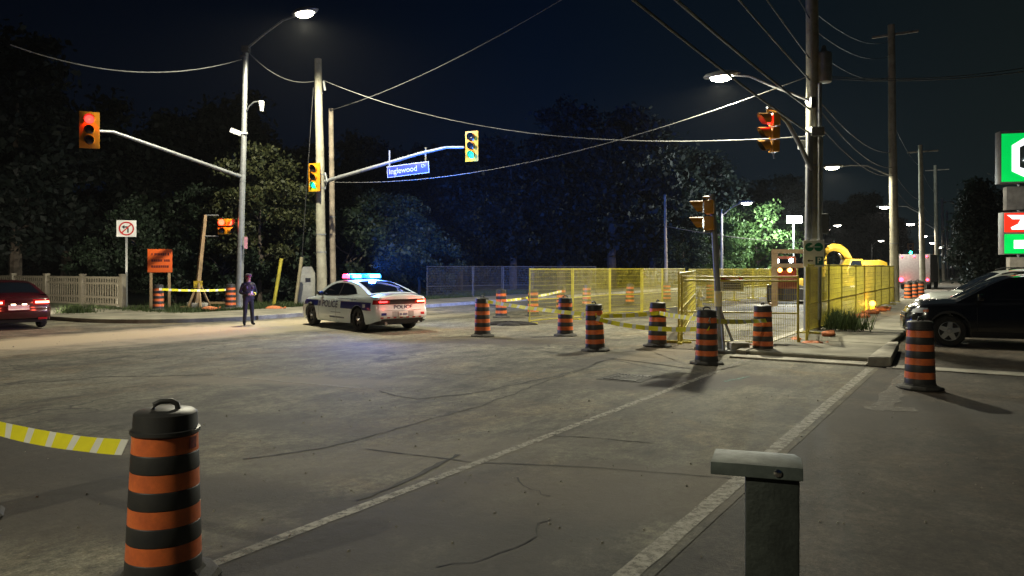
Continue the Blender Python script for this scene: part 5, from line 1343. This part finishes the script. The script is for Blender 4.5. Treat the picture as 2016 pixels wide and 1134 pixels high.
for sg in (1, -1):
    pc.window(sidewin, .004, sg, M_dark, 'window_trim', car)
    sh = lambda P: [(x * 1.0 + (0.02 if x < -.3 else -.02 if x > .3 else 0), z - .012 if z > 1.1 else z + .012) for x, z in P]
    wf_ = [p for p in sh(sidewin) if p[0] > -.16]; wf_ += [(-.2, bl(-.2) + .05), (-.2, 1.375)]
    wf_ = sorted([p for p in wf_ if p[1] > 1.1], key=lambda p: p[0]) + sorted([p for p in wf_ if p[1] <= 1.1], key=lambda p: -p[0])
    pc.window(wf_, .008, sg, M_glass, 'front_window', car)
    wr_ = [p for p in sh(sidewin) if p[0] < -.3]; wr_ += [(-.26, bl(-.26) + .05), (-.26, 1.375)]
    wr_ = sorted([p for p in wr_ if p[1] > 1.12], key=lambda p: p[0]) + sorted([p for p in wr_ if p[1] <= 1.12], key=lambda p: -p[0])
    pc.window(wr_, .008, sg, M_glass, 'rear_side_window', car)
    lowz = lambda x: max(.27, pc.archz(x) + .03)
    d1 = pc.side(lowz, lambda x: bl(x) - .012, -.215, .93, .003, sg, M_pw, 'front_door', car, 16, 9)
    d2 = pc.side(lowz, lambda x: bl(x) - .012, -1.20, -.235, .003, sg, M_pw, 'rear_door', car, 16, 9)
    for xg in (.94, -.225): vgap(pc, xg, .27, bl(xg) - .02, sg, car)
    vgap(pc, -1.21, .74, bl(-1.21) - .02, sg, car)
    for dd, xh in ((d1, -.08), (d2, -1.0)):
        mb = MB(); mb.box((xh, sg * (pc.y(xh, .88) + .022), .885), (.19, .03, .032)); mb.build('handle', M_pw, dd, bevel=.008)
    # livery: blue stripe with a break for the lettering
    zl, zh = (lambda x: .655 + .012 * (x - .5)), (lambda x: .845 - .004 * x)
    zl2 = lambda x: max(zl(x), pc.archz(x) + .01)
    pc.side(zl2, zh, -2.26, -.52, .0075, sg, M_pb, 'stripe', car, 34, 4)
    pc.side(zl2, zh, .98, 2.05, .0075, sg, M_pb, 'stripe', car, 24, 4)
    def bend(p, sg=sg): return Vector((p.x, sg * (pc.y(p.x, p.z) + .010 + abs(p.y) * .3), p.z))
    flip = Matrix.Rotation(PI, 4, 'Z') if sg > 0 else Matrix.Identity(4)
    text('POLICE', .285, M_pt, car, Matrix.Translation((.18, 0, .735)) @ flip @ MT(0, 0, 0), bend=bend, sx=1.12, extrude=.001)
    pc.side(lambda x: .66, lambda x: .83, .80, .95, .0095, sg, mat('crest', (.3, .32, .45), .4, var=.5, scale=20), 'crest', car, 4, 4)
    pc.side(lambda x: .70, lambda x: .80, -1.98, -1.84, .0095, sg, mat('badge_white', (.6, .62, .66), .4, var=.4, scale=22), 'badge', car, 4, 4)
    rr = random.Random(2)
    for (xa, xb, z, h_) in ((-1.45, -.35, .925, .022), (-.75, .15, .36, .045)):
        x = xa
        while x < xb:
            wl_ = rr.uniform(.025, .06); pc.side(lambda q: z - h_ / 2, lambda q: z + h_ / 2, x, x + wl_, .0095, sg, M_pt, 'small_print', car, 1, 1); x += wl_ + .012
    line_on(pc, lambda x: .505, -.55, .1, .0095, sg, .014, M_pt, 'thin_line', car)
    mb = MB(); ym = sg * (pc.y(.86, 1.0) + .10)
    mb.lathe([(0, -.10), (.055, -.09), (.075, 0), (.055, .09), (0, .10)], 14, M=Matrix.Rotation(PI / 2, 3, 'X'), c=(.84, ym, 1.06)); mb.box((.87, sg * (pc.y(.86, .99) + .03), 1.01), (.06, .12, .04)); mb.build('mirror', M_dark, car, 50)
def rx(z): return pc.ex(-2.52, z)
# tail: light band, plate recess, lettering, bumper, diffuser
def tail_patch(z0, z1, yy, off, m, name, parent, ny=24, nz=4, y0=None):
    mb = MB()
    def fn(u, v):
        y = (-yy if y0 is None else y0) + (yy - (-yy if y0 is None else y0)) * u; z = z0 + (z1 - z0) * v
        # follow the rounded tail: find the station where the half width reaches |y|
        x = -2.52
        for k in range(40):
            if pc.y(x, z) >= abs(y) - 1e-4: break
            x += .012
        return Vector((pc.ex(x, z) - off, y * (1.0 + off * .25), z))
    mb.grid(fn, ny, nz)
    return mb.build(name, m, parent, 60)
band = tail_patch(.80, .945, .80, .008, M_dark, 'light_band', car, 32)
E_tail = emit('tail_red', (1.0, .03, .03), 9); M_tailred = mat('tail_lens', (.30, .01, .012), .2, var=0)
for sg in (1, -1):
    tail_patch(.83, .915, sg * .78, .013, M_tailred, 'tail_light', car, 10, 3, y0=sg * .42)
    tail_patch(.855, .895, sg * .76, .018, E_tail if sg > 0 else emit('tail_bright', (1, .16, .05), 26), 'tail_glow', car, 10, 2, y0=sg * .50)
    pc.side(lambda x: .80, lambda x: .93, -2.50, -2.34, .012, sg, M_tailred if sg > 0 else emit('tail_side', (1, .05, .03), 8), 'tail_light', car, 6, 3)
lamp(car, 'POINT', (-2.85, -.62, .9), 9, (1, .1, .05), .08); lamp(car, 'POINT', (-2.85, .62, .9), 4, (1, .08, .06), .08)
text('POLICE', .155, M_pt, car, Matrix.Translation((rx(.72) - .012, -.02, .715)) @ Matrix.Rotation(-PI / 2, 4, 'Z') @ MT(0, 0, 0), sx=1.25)
tail_patch(.43, .60, .36, .004, mat('plate_recess', (.34, .35, .36), .5, var=.1), 'plate_recess', car)
mb = MB(); mb.box((rx(.52) - .015, 0, .52), (.012, .31, .15)); pl = mb.build('plate', M_white, car, bevel=.004)
rr = random.Random(8)
mb = MB()
for k in range(7): mb.box((rx(.52) - .023, -.115 + k * .038, .515), (.003, .024 if k != 4 else .010, .06 if k != 4 else .02))
mb.build('plate_characters', M_pb, pl)
tail_patch(.49, .56, .72, .005, M_pb, 'emergency_print', car, 6, 1, y0=.55)
tail_patch(.49, .56, -.72, .005, mat('red_print', (.5, .04, .05), .4), 'unit_print', car, 5, 1, y0=-.60)
for k in range(14):
    y0_ = -.74 + k * .106
    tail_patch(.405, .44, y0_ + .10, .006, (mat('reflect_red', (.55, .03, .03), .3) if k % 2 else M_white), 'reflector', car, 2, 1, y0=y0_ + .004)
tail_patch(.25, .385, .70, .012, M_dark, 'diffuser', car, 24)
line_y = tail_patch(.625, .632, .62, .004, M_dark, 'trunk_gap', car, 20, 1)
mb = MB(); mb.box((-2.36, 0, 1.105), (.08, 1.0, .016)); mb.build('spoiler', M_pw, car, bevel=.008)
for sg in (1, -1):
    mb = MB(); mb.tube((-2.30, sg * .55, .26), (-2.50, sg * .55, .26), .045, n=14); mb.build('exhaust', M_chrome, car)
# roof light bar
lb_ = MB(); lb_.box((-.12, 0, 1.515), (.26, .9, .035)); lb_.build('light_bar_base', M_dark, car, bevel=.01)
EB = emit('blue_strobe', (.035, .55, 1.0), 9); EBD = emit('blue_strobe_dim', (.004, .20, 1.0), 3); ERB = emit('red_strobe', (1.0, .06, .16), 8)
EBC = emit('blue_strobe_core', (.45, .9, 1.0), 30)
for (ya, yb, m_) in ((-.60, -.16, EB), (-.155, .07, EBD), (.075, .42, EB), (.425, .50, EBD), (.505, .60, ERB)):
    mb = MB(); mb.prism([(-.27, 1.53), (.03, 1.53), (.01, 1.63), (-.04, 1.655), (-.20, 1.655), (-.25, 1.63)], -yb, -ya, 0, RX)
    lm_ = mb.build('light_module', m_, car, bevel=.012)
    if m_ is EB:
        mb = MB(); mb.box((-.12, (ya + yb) / 2, 1.585), (.31, (yb - ya) * .72, .055)); mb.build('bulb', EBC, lm_, bevel=.01)
BL = (.02, .17, 1.0)
# strobes throw their beam level and upwards, little of it down
lamp(car, 'SPOT', (-.12, -.38, 1.80), 50000, BL, .12, 'strobe_light', spot=60, direction=(.569, -.823, .24), blend=1.0)
lamp(car, 'POINT', (-.30, -.30, 1.80), 460, BL, .12, 'strobe_light')
lamp(car, 'POINT', (-.12, .30, 1.80), 300, BL, .12, 'strobe_light')
lamp(car, 'SPOT', (.05, .64, 1.66), 420, (1.0, .06, .32), .06, 'strobe_light', spot=100, direction=(.35, 1, .15), blend=.6)

# ---- dark red sedan at the left edge
rc = Car(4.75, [(-2.375, .72), (-2.3, .82), (-2.1, .88), (-1.6, .905), (0, .915), (1.5, .90), (2.0, .86), (2.25, .76), (2.375, .60)],
         [(-2.375, .93), (-2.0, 1.0), (-1.2, 1.0), (0, .95), (1.0, .92), (1.8, .84), (2.375, .66)], [(-2.375, 1.0), (-2.1, 1.06), (-1.6, 1.08), (.9, 1.0), (1.8, .90), (2.375, .70)],
         [(-1.95, 1.06), (-1.6, 1.18), (-1.1, 1.36), (-.6, 1.44), (-.1, 1.455), (.4, 1.39), (.9, 1.18), (1.25, 1.0)], (-1.38, 1.38), .335, .385,
         [(-2.375, .34), (-2.1, .24), (0, .2), (2.0, .2), (2.375, .28)], .58, [(0, .12), (.3, .02), (.5, 0), (.62, .05), (.9, .03), (1, .08)], [(0, .05), (.4, 0), (1, .12)], None)
M_rp = mat('dark_red_paint', (.035, .003, .006), .25, var=.05, coat=.7)
r0 = G(38, 650); hd = Vector((-.70, .714, 0)).normalized()
car2 = thing('sedan_car', 'dark red sedan with glowing tail lights turning away at the left edge', 'car', (r0.x + hd.x * 2.37, r0.y + hd.y * 2.37, 0), math.atan2(hd.y, hd.x))
rc.body(M_rp, car2); rc.greenhouse(M_rp, car2); rc.under(car2); rc.wheels(car2, M_chrome, .335, .105, 7, None, .07)
rc.screen(-1.88, -.98, .84, .006, M_glass, 'rear_window', car2); rc.screen(.5, 1.18, .86, .006, M_glass, 'windscreen', car2)
for sg in (1, -1):
    rc.window([(-1.35, 1.04), (-1.0, 1.26), (-.55, 1.365), (0, 1.38), (.4, 1.31), (.95, 1.02), (0, .985)], .005, sg, M_glass, 'side_window', car2)
    for xg in (.85, -.2): vgap(rc, xg, .27, rc.belt(xg) - .02, sg, car2)
_pc = pc; pc = rc
def tail2(z0, z1, a, b_, off, m, name, parent):
    mb = MB()
    def fn(u, v):
        y = a + (b_ - a) * u; z = z0 + (z1 - z0) * v; x = -2.375
        for k in range(40):
            if rc.y(x, z) >= abs(y) - 1e-4: break
            x += .012
        return Vector((rc.ex(x, z) - off, y, z))
    mb.grid(fn, 14, 3); return mb.build(name, m, parent, 60)
for sg in (1, -1):
    tail2(.74, .90, sg * .36, sg * .82, .008, mat('tail_lens2', (.35, .01, .015), .2, var=0), 'tail_light', car2)
    tail2(.79, .845, sg * .42, sg * .80, .014, emit('tail_red2', (1.0, .17, .10), 22), 'tail_glow', car2)
    tail2(.30, .36, sg * .50, sg * .74, .010, mat('bumper_reflector', (.5, .02, .03), .3, var=0), 'reflector', car2)
    lamp(car2, 'POINT', (-2.75, sg * .6, .82), 7, (1, .12, .06), .08)
tail2(.60, .74, -.27, .27, .006, M_white, 'plate', car2)
tail2(.745, .775, -.20, -.08, .012, emit('plate_lamp', (1, .80, .5), 9), 'plate_lamp', car2); tail2(.745, .775, .08, .20, .012, emit('plate_lamp', (1, .8, .5), 9), 'plate_lamp', car2)
tail2(.24, .30, -.66, .66, .008, M_dark, 'diffuser', car2)
for sg in (1, -1): lamp(car2, 'SPOT', (2.45, sg * .6, .68), 2600, (1.0, .9, .68), .08, 'headlight', spot=75, direction=(1, -.42, -.10), blend=.6)
for sg in (1, -1):
    mb = MB(); mb.box((2.30, sg * .62, .66), (.10, .30, .10)); mb.build('headlight', mat('headlight_glass', (.7, .7, .7), .1, var=0), car2, bevel=.03)
pc = _pc

# ---- SUVs at the right
def suv_shape():
    return Car(4.88, [(-2.44, .74), (-2.36, .84), (-2.1, .905), (-1.5, .925), (0, .935), (1.4, .925), (2.0, .89), (2.28, .79), (2.44, .62)],
               [(-2.44, 1.08), (-1.6, 1.10), (0, 1.06), (1.0, 1.03), (1.8, 1.0), (2.2, .95), (2.44, .84)], [(-2.44, 1.12), (-1.5, 1.14), (.9, 1.10), (1.4, 1.09), (2.0, 1.06), (2.44, .90)],
               [(-2.42, 1.12), (-2.28, 1.3), (-2.1, 1.50), (-1.8, 1.62), (-1.0, 1.68), (-.3, 1.69), (.25, 1.65), (.6, 1.52), (1.0, 1.29), (1.38, 1.08)], (-1.44, 1.54), .365, .425,
               [(-2.44, .38), (-2.1, .28), (0, .26), (2.0, .26), (2.44, .34)], .62, [(0, .1), (.35, 0), (.6, .03), (1, .06)], [(0, .08), (.3, 0), (.65, .01), (1, .12)], None)
sv = suv_shape()
def suv(name, label, wheel_pos, hdg, paint, rimm, marker=True):
    hdg = Vector((hdg[0], hdg[1], 0)).normalized(); left = Vector((-hdg.y, hdg.x, 0))
    c = Vector((wheel_pos.x, wheel_pos.y, 0)) - hdg * 1.54 - left * .80
    t = thing(name, label, 'SUV', c, math.atan2(hdg.y, hdg.x), 'SUVs parked at the right')
    t.scale = (1.0, 1.0, 1.0 if 'black' in label[:6] else 1.06)
    sv.body(paint, t); sv.greenhouse(paint, t); sv.under(t); sv.wheels(t, rimm, .365, .12, 5, None, .105)
    sv.screen(.42, 1.30, .86, .006, M_glass, 'windscreen', t); sv.screen(-2.38, -2.12, .8, .006, M_glass, 'rear_window', t)
    for sg in (1, -1):
        sv.window([(-2.05, 1.20), (-1.95, 1.42), (-1.7, 1.53), (-.9, 1.585), (-.2, 1.595), (.25, 1.55), (.55, 1.44), (1.05, 1.13), (0, 1.10), (-1.6, 1.15)], .005, sg, M_glass, 'side_window', t)
        for xg in (-.12, -1.02): sv.side(lambda x: 1.1, lambda x: 1.60, xg - .03, xg + .03, .008, sg, M_dark, 'window_pillar', t, 1, 4)
        for xg in (.98, -.12): vgap(sv, xg, .32, sv.belt(xg) - .02, sg, t)
        sv.side(lambda x: max(.27, sv.archz(x)), lambda x: max(.36, sv.archz(x) + .055), -2.0, 2.02, .012, sg, M_dark, 'cladding', t, 60, 2)
        for xh in (.0, -.9):
            mb = MB(); mb.box((xh, sg * (sv.y(xh, .93) + .024), .93), (.2, .035, .035)); mb.build('door_handle', paint, t, bevel=.01)
        mb = MB(); mb.box((.92, sg * (sv.y(.92, 1.08) + .12), 1.16), (.13, .22, .16)); mb.build('mirror', paint, t, bevel=.04)
        sv.side(lambda x: .78, lambda x: .90 if x < 2.3 else .86, 2.0, 2.38, .010, sg, mat('lamp_glass', (.35, .36, .38), .08, var=0), 'headlight', t, 8, 3)
        sv.side(lambda x: .80, lambda x: .86, 1.98, 2.10, .014, sg, mat('amber_lens', (.55, .12, .02), .2, var=0), 'side_marker', t, 4, 2)
        mb = MB(); mb.path([(-1.8, sg * .60, 1.69), (-1.5, sg * .60, 1.735), (.0, sg * .60, 1.74), (.2, sg * .60, 1.69)], .018, 8); mb.build('roof_rail', M_darkmetal, t)
    mb = MB(); mb.box((2.40, 0, .66), (.06, .95, .20)); mb.build('grille', M_dark, t, bevel=.02)
    mb = MB(); mb.box((2.425, 0, .67), (.03, .9, .025)); mb.build('grille_bar', M_chrome, t)
    return t
M_blk = mat('black_car_paint', (.006, .007, .010), .18, var=.05, coat=.8)
M_alloy = mat('bright_alloy', (.62, .65, .66), .3, metal=.75, var=.08)
suv('suv', 'black SUV with bright alloy wheels standing at the right edge', G(1868, 682), (-.93, .37), M_blk, M_alloy)
suv('suv', 'pale grey SUV just behind the black one', Vector((12.6, 21.6, 0)), (-.95, .30), mat('silver_grey_paint', (.36, .38, .36), .3, var=.04, coat=.5), M_alloy)

# ------------------------------------------------------------------ officer
def figure():
    V = []; E = []; Rd = []; Mt = []
    def v(p, r, m, par=None):
        V.append(Vector(p)); Rd.append(r if isinstance(r, tuple) else (r, r)); Mt.append(m)
        if par is not None: E.append((par, len(V) - 1))
        return len(V) - 1
    NAVY, SKIN, BOOT, TROU = 0, 1, 2, 3
    pel = v((0, 0, .93), (.155, .115), TROU)
    wa = v((0, 0, 1.05), (.15, .11), NAVY, pel); ch = v((0, -.005, 1.24), (.185, .13), NAVY, wa); sh = v((0, .01, 1.38), (.15, .10), NAVY, ch)
    nk = v((0, .005, 1.46), .056, SKIN, sh); hd_ = v((0, -.01, 1.545), (.072, .086), SKIN, nk); h2 = v((0, -.012, 1.62), (.076, .09), SKIN, hd_); h3 = v((0, -.005, 1.675), (.055, .065), SKIN, h2)
    for s_ in (-1, 1):
        s1_ = v((s_ * .17, .01, 1.375), .075, NAVY, sh); el = v((s_ * .275, .03, 1.10), .058, NAVY, s1_); wr = v((s_ * .12, -.19, 1.045), .042, NAVY, el)
        pm = v((s_ * .055, -.225, 1.045), (.036, .022), SKIN, wr)
        for k in range(4):
            f1 = v((s_ * .012, -.245 + k * .008, 1.075 - k * .022), .0105, SKIN, pm); f2 = v((s_ * -.025, -.235 + k * .006, 1.070 - k * .022), .009, SKIN, f1)
        th = v((s_ * .06, -.25, 1.085), .0115, SKIN, pm); v((s_ * .035, -.262, 1.10), .0095, SKIN, th)
        fw_ = .02 if s_ > 0 else -.03
        hp = v((s_ * .095, 0, .84), .098, TROU, pel); kn = v((s_ * .125, fw_ - .015, .48), .072, TROU, hp); an = v((s_ * .145, fw_, .13), .058, TROU, kn)
        hl = v((s_ * .148, fw_ + .02, .055), .055, BOOT, an); v((s_ * .175, fw_ - .14, .045), (.048, .036), BOOT, hl)
    me = bpy.data.meshes.new('officer'); me.from_pydata(V, E, []); o = bpy.data.objects.new('officer', me); COL.objects.link(o)
    md = o.modifiers.new('s', 'SKIN'); md.use_smooth_shade = True
    sd = me.skin_vertices[0].data
    for i, r in enumerate(Rd): sd[i].radius = r
    sd[0].use_root = True
    ss = o.modifiers.new('d', 'SUBSURF'); ss.levels = 2; ss.render_levels = 2
    m2 = bpy.data.meshes.new_from_object(o.evaluated_get(bpy.context.evaluated_depsgraph_get()))
    bpy.data.objects.remove(o)
    m2.materials.clear()
    for m in (mat('navy_uniform', (.008, .009, .013), .75, var=.25, scale=12, bump=.3), mat('skin', (.42, .24, .17), .5, var=.08, scale=20),
              mat('boot_leather', (.012, .012, .013), .35, var=.1), mat('dark_trousers', (.016, .015, .024), .8, var=.25, scale=12, bump=.3)): m2.materials.append(m)
    for p in m2.polygons:
        c = p.center; best = min(range(len(V)), key=lambda i: (V[i] - c).length - sum(Rd[i]) * .35)
        p.material_index = Mt[best]
    m2.shade_smooth()
    return m2
of = thing('person', 'police officer in dark uniform and cap standing on the road by the far kerb', 'person', G(489, 640), facing(.62, -.78))
of.scale = (.95, .95, .95)
link('body', figure(), of)
mb = MB(); mb.lathe([(.086, 1.625), (.100, 1.645), (.104, 1.665), (.118, 1.70), (.112, 1.725), (.06, 1.742), (0, 1.745)], 20, sy=1.08, c=(0, -.004, 0)); hat = mb.build('cap', mat('cap_cloth', (.05, .035, .05), .7, var=.1), of, 50)
mb = MB(); mb.grid(lambda u, v_: Vector(((.096 + .0 * v_) * math.sin((u - .5) * 2.4) , -.02 - (.085 + .065 * v_ * math.cos((u - .5) * 2.4)) * math.cos((u - .5) * 2.4), 1.645 - .02 * v_)), 12, 3); mb.build('peak', M_dark, hat)
mb = MB(); mb.lathe([(.100, 1.648), (.106, 1.652), (.106, 1.668), (.104, 1.67)], 20, sy=1.08, c=(0, -.004, 0)); mb.build('cap_band', mat('cap_red', (.35, .02, .03), .6, var=.05), hat)
for s_ in (-1, 1):
    mb = MB(); mb.lathe([(0, -.008), (.009, -.004), (.009, .004), (0, .008)], 8, c=(s_ * .03, -.093, 1.60)); mb.build('eye', M_dark, of)
mb = MB(); mb.add([(0, -.118, 1.565), (-.014, -.092, 1.562), (.014, -.092, 1.562), (0, -.094, 1.61), (0, -.09, 1.555)], [(0, 1, 3), (0, 3, 2), (0, 4, 1), (0, 2, 4)]); mb.build('nose', mat('skin', (0, 0, 0)), of, 60)
mb = MB(); mb.box((0, -.092, 1.532), (.045, .012, .008)); mb.build('mouth', mat('lips', (.2, .07, .06), .5), of, bevel=.003)
for s_ in (-1, 1):
    mb = MB(); mb.lathe([(0, -.028), (.012, -.02), (.015, .01), (0, .03)], 8, c=(s_ * .078, .005, 1.59)); mb.build('ear', mat('skin', (0, 0, 0)), of, 60)
mb = MB(); mb.lathe([(.078, 1.56), (.086, 1.58), (.089, 1.635)], 18, sy=1.1, c=(0, .012, 0)); mb.build('hair', mat('dark_hair', (.03, .02, .015), .6), of, 60)
mb = MB(); mb.lathe([(.158, .965), (.166, .97), (.166, 1.01), (.158, 1.015)], 24, sy=.76); mb.build('duty_belt', M_dark, of, 40)
mb = MB(); mb.box((.17, 0, .95), (.05, .09, .16)); mb.box((-.165, .02, .96), (.05, .07, .12)); mb.build('holster', M_dark, of, bevel=.012)
mb = MB(); mb.lathe([(.19, 1.10), (.197, 1.14), (.205, 1.30), (.18, 1.38), (.12, 1.425)], 22, sy=.73); mb.build('vest', mat('vest_black', (.012, .013, .016), .7, var=.2, bump=.3), of, 50)
for s_ in (-1, 1):
    mb = MB(); mb.box((s_ * .10, -.145, 1.27), (.07, .03, .09)); mb.build('vest_pocket', M_dark, of, bevel=.01)
mb = MB(); mb.tube((.115, -.185, 1.047), (.175, -.10, 1.06), .053, .056, n=14); mb.build('cuff', mat('hi_vis_cuff', (.75, .70, .10), .5, var=.1), of, 50)
mb = MB(); mb.box((.03, -.262, 1.10), (.07, .012, .10)); mb.build('notebook', M_white, of)
# ------------------------------------------------------------------ thin haze volume added to give the lamps a soft glow
mb = MB(); mb.box((25, 95, 9.5), (290, 260, 22.0))
hz_ = mb.build('haze', None, None, smooth=0)
hm = bpy.data.materials.new('added_glow_haze'); hm.use_nodes = True
hn = hm.node_tree.nodes; hn.clear()
ho = hn.new('ShaderNodeOutputMaterial'); hv = hn.new('ShaderNodeVolumePrincipled')
hv.inputs['Density'].default_value = 0.00012
hv.inputs['Color'].default_value = (0.9, 0.92, 0.95, 1)
hv.inputs['Anisotropy'].default_value = 0.0
hm.node_tree.links.new(hv.outputs[0], ho.inputs['Volume'])
hz_.data.materials.clear(); hz_.data.materials.append(hm)
hz_['kind'] = 'stuff'; hz_['label'] = 'thin haze added to spread a glow around the lamps'; hz_['category'] = 'haze'
